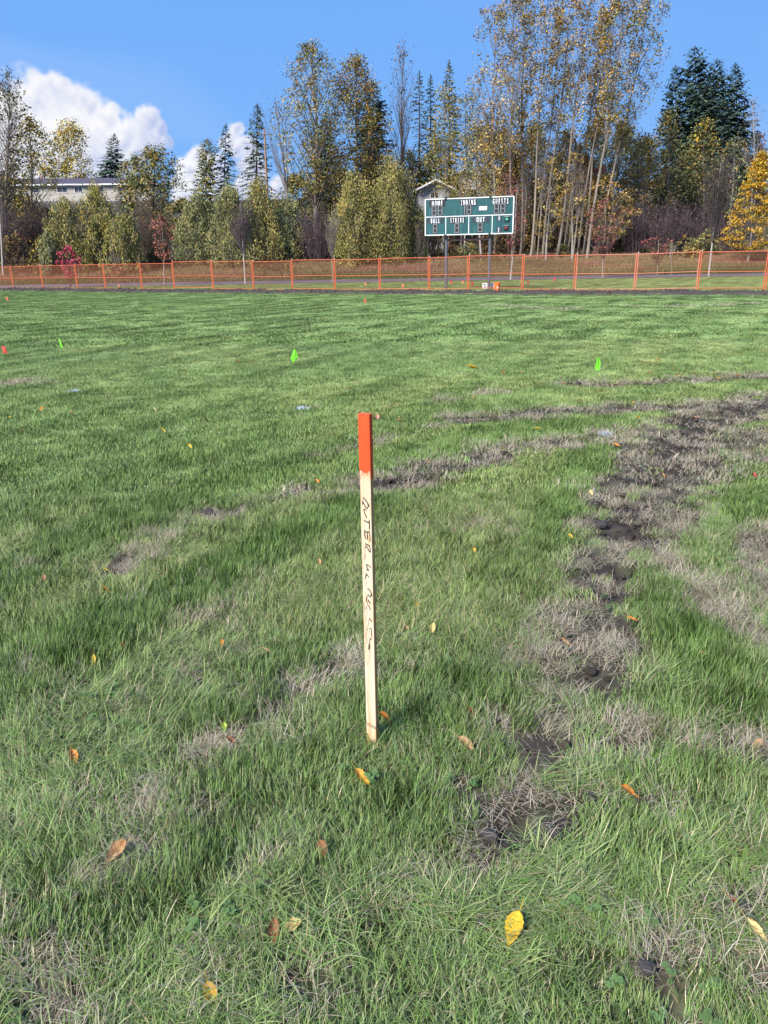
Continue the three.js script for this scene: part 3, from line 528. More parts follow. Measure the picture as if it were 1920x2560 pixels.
// ---------------------------------------------------------------- scoreboard
const canvasTex = (w, h, draw) => { const cv = document.createElement('canvas'); cv.width = w; cv.height = h; draw(cv.getContext('2d'), w, h); const t = new THREE.CanvasTexture(cv); t.colorSpace = THREE.SRGBColorSpace; return t; };
{
  const c = P(1010, 626, 46), turn = -0.27, W = 5.12, H0 = 3.10, H1 = 5.04, HM = (H0 + H1) / 2 + 0.02, u = W / 905;
  const o = thing('scoreboard', 'green baseball scoreboard with white lettering on two steel posts behind the fence', 'scoreboard', V3(c.x, 0, c.z), turn);
  const green = new THREE.MeshStandardMaterial({ roughness: 0.42, map: canvasTex(512, 192, (x, w, h) => { const im = x.createImageData(w, h); for (let j = 0; j < h; j++) for (let i = 0; i < w; i++) { const n = fbm(i * 0.02, j * 0.015, 4), s = sstep(0.6, 0.85, fbm(i * 0.11, j * 0.006 + 9, 3)) * 0.35, k = (j * w + i) * 4; im.data[k] = 16 + n * 20 + s * 55; im.data[k + 1] = 70 + n * 20 + s * 55; im.data[k + 2] = 73 + n * 20 + s * 55; im.data[k + 3] = 255; } x.putImageData(im, 0, 0); }) });
  const white = std(0.78, 0.80, 0.78, 0.5), steel = std(0.13, 0.14, 0.165, 0.5, { metalness: 0.4 }), dark = std(0.012, 0.012, 0.016, 0.5), grey = std(0.42, 0.43, 0.46, 0.5), D = 0.22, X = (px) => (px - 727.5) * u, off = 0.0;
  for (const [y0, y1] of [[HM + 0.004, H1], [H0, HM - 0.004]]) mesh('board', box(W - 0.05, y1 - y0, D, off, (y0 + y1) / 2, 0), green, o);
  const tr = (w, h, x, y, d = 0.06) => mesh('frame_trim', chamfered(w, h, d, 0.008).translate(x, y, D / 2 + d / 2 - 0.025), white, o), f = 0.055;
  tr(W, f, 0, H1); tr(W, f, 0, H0); for (const s of [-1, 1]) { mesh('frame_trim', box(f, H1 - H0 - f, D + 0.06, s * (W / 2 - f / 2 + 0.005), (H0 + H1) / 2, 0.006), white, o); }
  tr(W - 2 * f, 0.045, 0, HM, 0.05); for (const px of [493, 730, 968]) tr(0.045, HM - H0 - 0.06, X(px), (HM + H0) / 2 - 0.002, 0.048);
  // word plates
  const word = (text, x0, x1, y, h, tone, tw) => {
    const w = (x1 - x0) * u, t = canvasTex(256, 64, (k) => { k.fillStyle = tone ? '#3b4750' : '#151a22'; k.fillRect(0, 0, 256, 64); if (tone) { k.fillStyle = '#28323b'; k.fillRect(0, 6, 40, 52); k.fillRect(206, 4, 46, 56); } k.fillStyle = '#f2f4f4'; k.font = 'bold 74px sans-serif'; k.textAlign = 'center'; k.textBaseline = 'middle'; const n = text.length, W0 = 256 * tw; for (let i = 0; i < n; i++) { k.save(); k.translate(128 + (i - (n - 1) / 2) * W0 / n, 34); k.scale((text[i] === 'I' ? 0.75 : 0.85) * W0 / n / 62, 1); k.fillText(text[i], 0, 0); k.restore(); } });
    const g = box(w, h, 0.02, X((x0 + x1) / 2), y, D / 2 + 0.012); mesh('word_plate', g, [dark, dark, dark, dark, new THREE.MeshStandardMaterial({ map: t, roughness: 0.5 }), dark], o);
  };
  word('HOME', 320, 485, H1 - 0.22, 0.34, 0, 0.74); word('INNING', 636, 803, H1 - 0.22, 0.35, 0, 0.97); word('GUESTS', 960, 1132, H1 - 0.22, 0.35, 0, 0.97);
  word('BALL', 300, 465, HM - 0.20, 0.31, 1, 0.62); word('STRIKE', 530, 690, HM - 0.20, 0.31, 0, 0.95); word('OUT', 762, 938, HM - 0.20, 0.31, 1, 0.52);
  word('H', 1012, 1062, HM - 0.17, 0.27, 1, 0.34); word('E', 1008, 1062, H0 + 0.2, 0.3, 1, 0.34);
  // digits: dark faces with rows of pale lamp tiles round two openings
  const digit = (x0, x1, y, h, narrow) => {
    const w = (x1 - x0) * u, cx = X((x0 + x1) / 2), d = mesh('digit_display', box(w, h, 0.03, cx, y, D / 2 + 0.017), dark, o), t = [], nx = narrow ? 1 : 4, ny = 9;
    for (let j = 0; j < ny; j++) for (let i = 0; i < nx; i++) { const row = j === 0 || j === 4 || j === 8, side = i === 0 || i === nx - 1; if (!row && !side) continue; t.push(box(w * (narrow ? 0.4 : 0.14), h * 0.055, 0.012, cx + (narrow ? 0 : ((i - 1.5) / 4) * w * 0.98), y + ((j - 4) / 9) * h * 0.96, D / 2 + 0.036)); }
    mesh('lamp_tiles', mergeGeometries(t), grey, d);
  };
  const dy = HM + 0.34;
  digit(343, 397, dy, 0.57); digit(407, 461, dy, 0.57); digit(676, 696, dy, 0.57, true); digit(703, 756, dy, 0.57); digit(980, 1034, dy, 0.57); digit(1044, 1098, dy, 0.57);
  for (const [a, b] of [[357, 408], [582, 636], [820, 874]]) digit(a, b, H0 + 0.36, 0.56);
  mesh('name_plate', chamfered(0.46, 0.21, 0.03, 0.01).translate(X(872), HM + 0.38, D / 2 + 0.014), std(0.8, 0.78, 0.78, 0.5), o);
  for (const [x, y, col] of [[1115, HM - 0.24, [0.04, 0.42, 0.26]], [1110, H0 + 0.28, [0.16, 0.015, 0.02]]]) {
    const h = mesh('lamp_housing', box(0.28, 0.24, 0.05, X(x), y, D / 2 + 0.026), dark, o), s = new THREE.SphereGeometry(0.085, 16, 10, 0, Math.PI * 2, 0, Math.PI / 2); s.rotateX(Math.PI / 2); s.scale(1, 1, 0.5); s.translate(X(x), y, D / 2 + 0.052); mesh('lens', s, std(...col, 0.25), h);
    mesh('visor', box(0.3, 0.02, 0.1, X(x), y + 0.135, D / 2 + 0.05), std(0.35, 0.38, 0.38, 0.5), h);
  }
  // posts, the beam between them and the clamps that hold the board
  for (const px of [490, 943]) {
    const p = new THREE.CylinderGeometry(0.085, 0.085, H1 + 0.25, 14); p.translate(X(px), (H1 + 0.25) / 2 - 0.12, -0.225); mesh('post', p, steel, o);
    for (const y of [H1 + 0.03, H0 - 0.03]) mesh('clamp', box(0.12, 0.12, 0.36, X(px), y, 0.0), dark, o);
  }
  mesh('cross_beam', box(X(943) - X(490) - 0.15, 0.11, 0.08, (X(943) + X(490)) / 2, H0 - 0.27, -0.225), std(0.10, 0.065, 0.06, 0.8), o);
}
// number sign leaning at the foot of the right post
{
  const c = P(1054.5, 625, 46.15), o = thing('number_sign', 'white number sign with black digits 332 behind the right scoreboard post', 'sign', V3(c.x, 0.06, c.z), -0.05), w = 0.235;
  [...'332'].forEach((d, k) => {
    const t = canvasTex(96, 128, (x) => { x.fillStyle = '#e9e8ea'; x.fillRect(0, 0, 96, 128); x.fillStyle = '#101014'; x.font = 'bold 128px sans-serif'; x.textAlign = 'center'; x.textBaseline = 'middle'; x.save(); x.translate(48, 68); x.scale(1.15, 1); x.fillText(d, 0, 0); x.restore(); });
    const pl = std(0.75, 0.75, 0.76, 0.6); mesh('digit_tile', box(w - 0.01, 0.33, 0.02, (k - 1) * w, 0.165, 0), [pl, pl, pl, pl, new THREE.MeshStandardMaterial({ map: t, roughness: 0.6 }), pl], o);
  });
}
// orange bucket in front of the fence
{
  const c = G(1073, 633), d = -c.z, o = thing('bucket', 'orange plastic bucket with a white print in front of the fence', 'bucket', V3(c.x, height(c.x, c.z) - 0.01, c.z), 0.1), body = std(0.88, 0.17, 0.035, 0.45);
  o.rotation.x = 0.05; o.scale.setScalar(1.12);
  mesh('body', new THREE.LatheGeometry([[0, 0], [0.118, 0], [0.127, 0.008], [0.143, 0.27], [0.150, 0.275], [0.150, 0.30], [0.146, 0.302], [0.148, 0.365], [0.153, 0.37], [0.153, 0.38], [0.142, 0.38], [0.120, 0.02], [0, 0.018]].map(([x, y]) => new THREE.Vector2(x, y)), 32), body, o);
  const q = []; for (let k = 0; k <= 12; k++) { const a = Math.PI * k / 12; q.push(V3(Math.cos(a) * 0.156, 0.315 - Math.sin(a) * 0.13, Math.sin(a) * 0.06 + 0.02)); } mesh('handle', new THREE.TubeGeometry(new THREE.CatmullRomCurve3(q), 24, 0.0035, 5), std(0.5, 0.5, 0.5, 0.4, { metalness: 0.7 }), o);
  const lab = new THREE.CylinderGeometry(0.1425, 0.1345, 0.13, 20, 1, true, -0.45, 0.9); lab.translate(0, 0.155, 0);
  mesh('print', lab, new THREE.MeshStandardMaterial({ side: THREE.DoubleSide, roughness: 0.5, map: canvasTex(64, 64, (x) => { x.fillStyle = '#ef8a5c'; x.fillRect(0, 0, 64, 64); x.fillStyle = '#f6d8cc'; x.beginPath(); x.ellipse(32, 34, 26, 20, -0.3, 0, 6.3); x.fill(); x.fillStyle = '#e0a08c'; x.beginPath(); x.ellipse(34, 36, 8, 6, 0, 0, 6.3); x.fill(); }) }), o);
}
// ---------------------------------------------------------------- houses on the slope
const place = (x, y, d) => { const p = P(x, y, d); return V3(p.x, terrain(p.x, d), -d); };
function windowOn(parent, w, h, x, y, z, split = 1) {
  const win = mesh('window', box(w, h, 0.06, x, y, z), std(0.8, 0.8, 0.8, 0.5), parent);
  for (let k = 0; k < split; k++) { const pw = (w - 0.12) / split - 0.04; const g = new THREE.MeshStandardMaterial({ roughness: 0.12, metalness: 0.2 }); g.color.setRGB(0.05, 0.055, 0.07); mesh('pane', box(pw, h - 0.14, 0.03, x + (k - (split - 1) / 2) * (pw + 0.05), y, z + 0.025), g, win); }
}
function hipRoof(w, d, h, over, y) {
  const x = w / 2 + over, z = d / 2 + over, rx = x - z * 0.95, v = [[-x, y, z], [x, y, z], [x, y, -z], [-x, y, -z], [-rx, y + h, 0], [rx, y + h, 0]], f = [[0, 1, 5], [0, 5, 4], [1, 2, 5], [2, 3, 4], [2, 4, 5], [3, 0, 4], [0, 3, 2], [0, 2, 1]], p = [];
  f.forEach((t) => t.forEach((k) => p.push(...v[k]))); const g = new THREE.BufferGeometry(); g.setAttribute('position', new THREE.Float32BufferAttribute(p, 3)); g.computeVertexNormals(); return g;
}
function gableRoof(w, d, h, over, y, t = 0.12) {
  const s = new THREE.Shape(), x = w / 2 + over, e = -over * h / (w / 2); s.moveTo(-x, y + e); s.lineTo(0, y + h); s.lineTo(x, y + e); s.lineTo(x, y + e - t); s.lineTo(0, y + h - t); s.lineTo(-x, y + e - t); s.closePath();
  const g = new THREE.ExtrudeGeometry(s, { depth: d + 2 * over, bevelEnabled: false }); g.translate(0, 0, -d / 2 - over); return g;
}
{
  const siding = std(0.46, 0.42, 0.37, 0.8), roofM = std(0.075, 0.062, 0.085, 0.9), trim = std(0.8, 0.79, 0.77, 0.6), band = std(0.16, 0.15, 0.155, 0.8), courses = (w, h, z, y0) => { const l = []; for (let y = 0.2; y < h; y += 0.2) l.push(box(w, 0.012, 0.012, 0, y0 + y, z)); return mergeGeometries(l); };
  const c = P(186, 430, 150), o = thing('house', 'long cream bungalow with a low dark hip roof above the bushes on the left', 'house', V3(c.x - 2.5, 13.2, -153), 0.06), W = 31, D = 10;
  mesh('wall', box(W, 2.75, D, 0, 1.35, 0), siding, o); mesh('siding_joints', courses(W - 0.02, 2.6, D / 2 + 0.004, 0.0), std(0.4, 0.37, 0.33, 0.9), o);
  mesh('roof', hipRoof(W, D, 1.55, 0.6, 2.82), roofM, o); for (const [w, d, x, z] of [[W + 1.3, 0.06, 0, D / 2 + 0.63], [0.06, D + 1.2, W / 2 + 0.63, 0], [0.06, D + 1.2, -W / 2 - 0.63, 0]]) mesh('fascia', box(w, 0.24, d, x, 2.74, z), trim, o);
  for (const [x, w, s] of [[-6.1, 1.5, 1], [-1.2, 1.9, 2], [1.7, 1.5, 2], [5.2, 2.2, 2], [9.5, 1.6, 2], [-10.3, 1.3, 1]]) windowOn(o, w, 0.95, x, 1.95, D / 2 + 0.02, s);
  mesh('foundation', box(W + 0.1, 3.0, D + 0.1, 0, -1.53, 0), band, o); mesh('deck_edge', box(W + 1, 0.16, 0.3, 0, -1.15, D / 2 + 0.4), trim, o);
  mesh('chimney', box(0.9, 1.6, 0.7, -6.5, 4.2, -1), std(0.3, 0.2, 0.17, 0.9), o);
}
function gable(label, x, y, d, w, dep, wall, rise, turn, cols, wins) {
  const c = P(x, y, d), g0 = terrain(c.x, d), o = thing('house', label, 'house', V3(c.x, g0, -d), turn), h = c.y - g0;
  const s = new THREE.Shape(); s.moveTo(-w / 2, -2); s.lineTo(w / 2, -2); s.lineTo(w / 2, h); s.lineTo(0, h + rise - 0.1); s.lineTo(-w / 2, h); s.closePath();
  const g = new THREE.ExtrudeGeometry(s, { depth: dep, bevelEnabled: false }); g.translate(0, 0, -dep / 2); mesh('wall', g, cols[0], o);
  mesh('roof', gableRoof(w, dep, rise, 0.45, h + 0.12), cols[1], o);
  const b = gableRoof(w, 0.1, rise, 0.47, h + 0.14, 0.2); b.translate(0, 0, dep / 2 + 0.42); b.scale(1.002, 1, 1); mesh('barge_board', b, cols[2], o);
  for (const [wx, wy, ww, wh] of wins) windowOn(o, ww, wh, wx, h + wy, dep / 2 + 0.02, 2);
}
const paleWall = std(0.5, 0.49, 0.5, 0.8), trimW = std(0.8, 0.79, 0.78, 0.6), roofG = std(0.08, 0.075, 0.09, 0.9);
gable('pale grey shed with a shallow white trimmed gable left above the scoreboard', 929, 412, 101, 3.7, 6, 2.6, 0.85, 0.12, [paleWall, std(0.3, 0.3, 0.32, 0.8), trimW], [[0, -0.75, 1.1, 0.7]]);
gable('pale house with a dark roof between the trunks above the scoreboard', 1008, 403, 124, 9.5, 9, 4, 1.9, -0.15, [paleWall, std(0.06, 0.07, 0.13, 0.8), trimW], [[-2.6, -1.3, 1.3, 1.2], [1.2, -1.3, 1.6, 1.2]]);
gable('low white house glimpsed between the cottonwood trunks', 1222, 398, 126, 8.5, 9, 4, 1.6, 0.2, [paleWall, roofG, trimW], [[-1.5, -1, 1.2, 1], [1.8, -1, 1.2, 1]]);
gable('pale house hidden behind the green alders on the right', 1460, 402, 130, 13, 9, 4, 1.5, -0.2, [paleWall, roofG, trimW], [[3, -1, 1.4, 1.1], [-3, -1, 1.4, 1.1]]);
gable('grey green house glimpsed left of the yellow tree', 1570, 372, 128, 7.5, 9, 5, 1.9, 0.15, [std(0.4, 0.43, 0.4, 0.8), roofG, trimW], [[-1, -1.5, 1.2, 1.1], [1.4, -1.5, 1.2, 1.1]]);

// ---------------------------------------------------------------- utility poles and wires
function pole(label, x, yTop, d, arms) {
  const b = place(x, 560, d), top = P(x, yTop, d).y, o = thing('utility_pole', label, 'utility pole', b, 0.3), H = top - b.y, mb = new MB(); mb.tube([V3(0, -0.3, 0), V3(0, H * 0.5, 0), V3(0.12, H, 0)], [0.19, 0.16, 0.12], 9, [0.32, 0.19, 0.12]); mb.build('pole', M.bark, o);
  arms.forEach((y) => mesh('cross_arm', box(2.2, 0.12, 0.1, 0.1, H - y, 0.12), std(0.22, 0.15, 0.1, 0.9), o)); return [b, H];
}
const [pb, pH] = pole('tall bare wooden utility pole among the firs left of the tall cottonwoods', 586, 278, 112, [0.7]);
pole('orange brown utility pole left above the scoreboard', 936, 258, 116, []);
for (const [dy, k] of [[4.1, 0], [5.4, 1], [6.6, 2]]) {
  const a = V3(pb.x, pb.y + pH - dy, pb.z), c = V3(pb.x - 62, pb.y + pH - dy + 0.6, pb.z - 42), mid = a.clone().lerp(c, 0.5); mid.y -= 0.9;
  tag(mesh('overhead_wire', new THREE.TubeGeometry(new THREE.QuadraticBezierCurve3(a, mid, c), 30, 0.022, 4), std(0.05, 0.05, 0.06, 0.8)), ['topmost', 'middle', 'lowest'][k] + ' overhead wire crossing the sky gap left of the utility pole', 'wire', 'overhead wires');
}

// ---------------------------------------------------------------- trees
const pick = (a, R) => a[Math.floor(R() * a.length)];
const PAL = {
  cotton: [[0.352, 0.227, 0.065], [0.287, 0.183, 0.052], [0.443, 0.294, 0.083], [0.234, 0.175, 0.054], [0.195, 0.168, 0.054], [0.521, 0.365, 0.128]],
  cottonBrown: [[0.299, 0.181, 0.065], [0.231, 0.143, 0.05], [0.38, 0.237, 0.068], [0.177, 0.15, 0.054], [0.271, 0.205, 0.058]],
  cottonOlive: [[0.258, 0.216, 0.059], [0.182, 0.191, 0.054], [0.332, 0.266, 0.074], [0.152, 0.158, 0.052], [0.393, 0.283, 0.082]],
  yellowGreen: [[0.444, 0.312, 0.043], [0.296, 0.252, 0.05], [0.209, 0.204, 0.05], [0.554, 0.372, 0.05]],
  gold: [[0.575, 0.331, 0.029], [0.509, 0.273, 0.024], [0.64, 0.397, 0.066], [0.41, 0.248, 0.026], [0.427, 0.348, 0.053]],
  willow: [[0.223, 0.213, 0.065], [0.296, 0.257, 0.084], [0.178, 0.169, 0.059], [0.358, 0.295, 0.093], [0.251, 0.221, 0.093]],
  willowGrey: [[0.193, 0.207, 0.092], [0.238, 0.239, 0.112], [0.156, 0.165, 0.072], [0.293, 0.272, 0.103]],
  alder: [[0.145, 0.163, 0.069], [0.193, 0.196, 0.077], [0.115, 0.131, 0.059], [0.271, 0.221, 0.088], [0.329, 0.236, 0.077]],
  dark: [[0.07, 0.073, 0.037], [0.094, 0.087, 0.042], [0.125, 0.102, 0.042], [0.055, 0.058, 0.033], [0.171, 0.123, 0.05]],
  crimson: [[0.479, 0.061, 0.106], [0.388, 0.061, 0.094], [0.561, 0.12, 0.149], [0.306, 0.061, 0.075]],
  pinkRed: [[0.276, 0.076, 0.078], [0.214, 0.059, 0.057], [0.337, 0.135, 0.104], [0.168, 0.085, 0.052]],
  rust: [[0.316, 0.119, 0.082], [0.243, 0.098, 0.063], [0.401, 0.168, 0.101], [0.183, 0.084, 0.057]],
  redOrange: [[0.36, 0.07, 0.03], [0.28, 0.035, 0.04], [0.45, 0.12, 0.03]],
  scrub: [[0.169, 0.119, 0.039], [0.112, 0.081, 0.034], [0.225, 0.151, 0.05], [0.084, 0.065, 0.034], [0.146, 0.065, 0.039]],
  brownLeaf: [[0.255, 0.15, 0.096], [0.18, 0.112, 0.08], [0.33, 0.21, 0.144], [0.135, 0.09, 0.08]],
  fir: [[0.034, 0.065, 0.047], [0.044, 0.08, 0.054], [0.025, 0.049, 0.038], [0.058, 0.092, 0.058]],
  firLight: [[0.076, 0.112, 0.072], [0.058, 0.092, 0.063], [0.102, 0.133, 0.072], [0.051, 0.076, 0.058]],
  larch: [[0.218, 0.211, 0.054], [0.154, 0.166, 0.054], [0.282, 0.243, 0.058], [0.115, 0.134, 0.051]],
};
const BARK = { pale: [0.27, 0.22, 0.17], white: [0.37, 0.335, 0.30], grey: [0.17, 0.14, 0.12], brown: [0.10, 0.07, 0.055], dark: [0.055, 0.042, 0.042], purple: [0.085, 0.058, 0.066] };
const SHAPES = {
  oval: (t) => Math.pow(Math.sin(Math.PI * (0.06 + 0.92 * t)), 0.7), column: (t) => Math.pow(Math.sin(Math.PI * (0.1 + 0.87 * t)), 0.45), cone: (t) => Math.pow(1 - t, 0.75) * sstep(-0.05, 0.14, t) * 1.05,
  dome: (t) => Math.pow(clamp(1 - Math.pow(t, 3.2)), 0.55) * sstep(-0.35, 0.25, t),
  vase: (t) => (0.25 + 0.75 * t) * sstep(1.02, 0.8, t), flame: (t) => Math.pow(Math.sin(Math.PI * Math.pow(clamp(0.03 + 0.95 * t), 0.7)), 0.8), top: (t) => (0.35 + 0.65 * sstep(0.1, 0.6, t)) * Math.pow(clamp(1.03 - t), 0.35),
};
// broadleaf: a leaning trunk, limbs that climb to clumps of separate leaves
function broadleaf(o) {
  const R = rng(o.seed), d = o.d, base = place(o.x, o.yb ?? 560, d), topP = P(o.xt ?? o.x, o.yt, d), H = topP.y - base.y, t = thing(o.name || 'broadleaf_tree', o.label, o.cat || 'tree', base, 0, o.group);
  const lean = topP.x - base.x, dz = (R() - 0.5) * 0.06 * H, w = o.w * (o.wide ?? 1.12) * d * 0.97 / F / 2, from = o.from ?? 0.3, tr = o.tr ?? 0.012 * H + 0.03, bark = BARK[o.bark || 'grey'], wob = (o.wob ?? 0.02) * H, ph = R() * 6;
  const at = (k) => V3(lean * Math.pow(k, o.bow ?? 1) + Math.sin(k * 5 + ph) * wob * k * (1 - k) * 2, H * k, dz * k + Math.cos(k * 4 + ph) * wob * k * (1 - k) * 2), shape = SHAPES[o.shape || 'oval'], tb = new MB(), fb = new MB();
  const barkAt = (k) => { const v = 0.8 + 0.4 * vnoise(k * 40, ph * 9), up = o.upper ? sstep(0.25, 0.6, k) : 0; return bark.map((c, i) => lerp(c, (BARK[o.upper] || bark)[i], up) * v); };
  const pts = [], rad = [], N = 16, reach = o.reach ?? 0.97; for (let k = 0; k <= N; k++) { pts.push(at(k / N * reach)); rad.push(lerp(tr, 0.02, Math.pow(k / N, 0.8)) * (k === 0 ? 1.3 : 1)); }
  if (!o.multi) tb.tube(pts, rad, 8, barkAt);
  const stems = []; for (let k = 0; k < (o.multi || 0); k++) { const a = R() * 6.28, q = Math.sqrt(R()) * w * 0.85, s = [V3(Math.cos(a) * q * 0.18, -0.1, Math.sin(a) * q * 0.18), V3(Math.cos(a) * q * 0.6, H * 0.4, Math.sin(a) * q * 0.6), V3(lean + Math.cos(a) * q, H * (0.72 + 0.25 * R() * (1 - q / w * 0.5)), Math.sin(a) * q)]; const cv = new THREE.CatmullRomCurve3(s); stems.push(cv); tb.tube(cv.getPoints(6), [1, 0.85, 0.7, 0.55, 0.42, 0.3, 0.15].map((v) => v * tr), 5, bark); }
  const tmp = V3(), ls = o.ls ?? 0.2, asp = o.asp ?? 0.7, up = o.up ?? 0.9, pal = PAL[o.pal], pal2 = o.pal2 ? PAL[o.pal2] : null, heart = o.heart ?? 0.8;
  for (let k = 0; k < o.n; k++) {
    const u = Math.pow(R(), o.bias ?? 1), kk = lerp(from, 1, u), r = shape(u) * w * Math.pow(R(), 1 / 2.4), a = R() * 6.283, axis = at(kk), irr = (o.irr0 ?? 0.72) + (o.irr ?? 0.5) * vnoise(a * 1.6 + ph, u * 6 + ph), c = V3(axis.x + Math.cos(a) * r * irr, axis.y + (R() - 0.5) * 0.03 * H, axis.z + Math.sin(a) * r * irr);
    if (c.y < 0.25) c.y = 0.25 + R() * 0.3;
    if (R() < (o.limbs ?? 0.5)) {
      const k0 = clamp(kk - r * up / H, 0.04, 0.96), s = o.multi && stems.length ? pick(stems, R).getPoint(clamp(k0 * 0.9)) : at(k0 * reach), m = s.clone().lerp(c, 0.55); m.y += r * 0.12 * (R() - 0.2); m.x += (R() - 0.5) * r * 0.2;
      const lr = Math.max(0.012, tr * (o.limbR ?? 0.22) * (1 - k0 * 0.6)); tb.tube([s, m, c], [lr, lr * 0.65, 0.008], 4, o.limbBark ? BARK[o.limbBark] : bark.map((v) => v * 0.75));
      for (let q = 0; q < (o.twigs ?? 0); q++) { const f = 0.35 + 0.65 * R(), b0 = s.clone().lerp(c, f), L0 = (o.twig ?? 0.06) * H * (0.4 + R()), e = V3(b0.x + (R() - 0.5) * L0, b0.y + L0 * (0.3 + 0.8 * R()) * (o.twigUp ?? 1), b0.z + (R() - 0.5) * L0); tb.tube([b0, e], [lr * 0.5, 0.006], 3, o.limbBark ? BARK[o.limbBark] : bark.map((v) => v * 0.7)); }
    }
    const cs = (o.cs ?? 0.05) * H * (0.6 + 0.8 * R()), nl = Math.round(o.lp * (0.6 + 0.8 * R())), pc = pick(pal2 && R() < (o.mix ?? 0.3) ? pal2 : pal, R), tone = 0.82 + 0.36 * R();
    for (let j = 0; j < nl; j++) {
      const g = () => (R() + R() + R() - 1.5) * 0.9, lx = c.x + g() * cs, ly = c.y + g() * cs * (o.tall ?? 0.9), lz = c.z + g() * cs, s = ls * (0.6 + 0.8 * R()), th = R() * 6.283, el = o.hang ? -0.9 + 0.7 * R() : o.rise ? 0.5 + 0.9 * R() : (R() - 0.5) * 2.2, ce = Math.cos(el), ax = Math.cos(th) * ce, ay = Math.sin(el), az = Math.sin(th) * ce;
      let bx = ay * 0.3 - az + (R() - 0.5), by = (R() - 0.5) * 1.2, bz = ax + (R() - 0.5); const dt = bx * ax + by * ay + bz * az; bx -= ax * dt; by -= ay * dt; bz -= az * dt; const bl = Math.hypot(bx, by, bz) || 1, hw = s * asp / 2 / bl, hl = s / 2;
      const col = (R() < heart ? pc : pick(pal, R)).map((v) => v * tone * (0.86 + 0.28 * R())); if (ly < -0.05) continue;
      fb.leaf(lx, ly, lz, ax * hl, ay * hl, az * hl, bx * hw, by * hw, bz * hw, col);
    }
  }
  tb.build(o.multi ? 'stems' : 'trunk', M.bark, t); fb.build(o.leafName || 'crown', M.leaf, t);
  return t;
}
// conifer: whorls of drooping boughs with rows of flat sprays
function conifer(o) {
  const R = rng(o.seed), d = o.d, base = place(o.x, 560, d), topP = P(o.xt ?? o.x, o.yt, d), H = topP.y - base.y, t = thing(o.name || 'fir_tree', o.label, 'tree', base, 0, o.group), w = o.w * (o.wide ?? 1.45) * d * 0.97 / F / 2, lean = topP.x - base.x;
  const tb = new MB(), fb = new MB(), from = o.from ?? 0.12, bark = BARK.brown; const at = (k) => V3(lean * k, H * k, 0);
  tb.tube([0, 0.25, 0.5, 0.75, 1].map(at), [1, 0.78, 0.52, 0.28, 0.05].map((v) => v * (0.010 * H + 0.06)), 7, bark);
  const nb = o.n, sparse = o.sparse ?? 1, pal = PAL[o.pal || 'fir'];
  for (let k = 0; k < nb; k++) {
    const u = Math.pow((k + R()) / nb, 0.9), kk = lerp(from, 0.985, u), a = k * 2.39996 + R() * 0.8, len = w * (Math.pow(1 - u, o.pow ?? 0.72) * (0.62 + 0.5 * R()) + 0.035) * (u < 0.08 ? 0.7 : 1), s = at(kk), rise = lerp(-0.28, 0.75, Math.pow(u, 1.6)) + (R() - 0.5) * 0.25, droop = o.droop ?? 0.35, n = Math.max(3, Math.round(len / (o.step ?? 0.34))), ca = Math.cos(a), sa = Math.sin(a), pc = pick(pal, R), tone = 0.75 + 0.5 * R();
    const at2 = (f) => V3(s.x + ca * len * f, s.y + len * (rise * f - droop * f * f + 0.22 * f * f * f), s.z + sa * len * f);
    if (o.bare) tb.tube([at2(0), at2(0.5), at2(1)], [0.035, 0.025, 0.008], 3, bark);
    for (let j = 1; j <= n; j++) {
      const f = j / n, p = at2(f); if (R() > sparse) continue;
      const q = at2(Math.min(1.08, f + 0.1)), sp = Math.min(0.25 + len * 0.42, (o.spray ?? 0.55) * 1.25) * (1.15 - 0.6 * f) * (0.6 + 0.6 * R());
      for (const sd of [-1, 1, 0]) {
        const fx = sd === 0 ? q.x - p.x : -sa * sd * 0.8 + ca * 0.65, fz = sd === 0 ? q.z - p.z : ca * sd * 0.8 + sa * 0.65, fl = Math.hypot(fx, fz) || 1, dn = -0.25 - 0.5 * R() * (o.hang ?? 0.7), L = sp * (sd === 0 ? 0.9 : 1) / 2, hx = fx / fl * L, hz = fz / fl * L, hy = dn * L, wd = L * (o.fat ?? 0.5), v = tone * (0.7 + 0.6 * R());
        fb.leaf(p.x + hx, p.y + hy, p.z + hz, hx, hy, hz, -hz / L * wd * 0.8, (R() - 0.5) * wd * 1.3, hx / L * wd * 0.8, (R() < 0.8 ? pc : pick(pal, R)).map((c) => c * v));
      }
    }
  }
  for (let j = 0; j < 14; j++) { const y = H * (0.94 + 0.06 * j / 13), a = j * 2.4, L = 0.16; fb.leaf(lean * y / H + Math.cos(a) * L * 0.5, y, Math.sin(a) * L * 0.5, Math.cos(a) * L, 0.16, Math.sin(a) * L, -Math.sin(a) * 0.07, 0.02, Math.cos(a) * 0.07, pick(pal, R)); }
  tb.build('trunk', M.bark, t); fb.build('boughs', M.needle, t); return t;
}
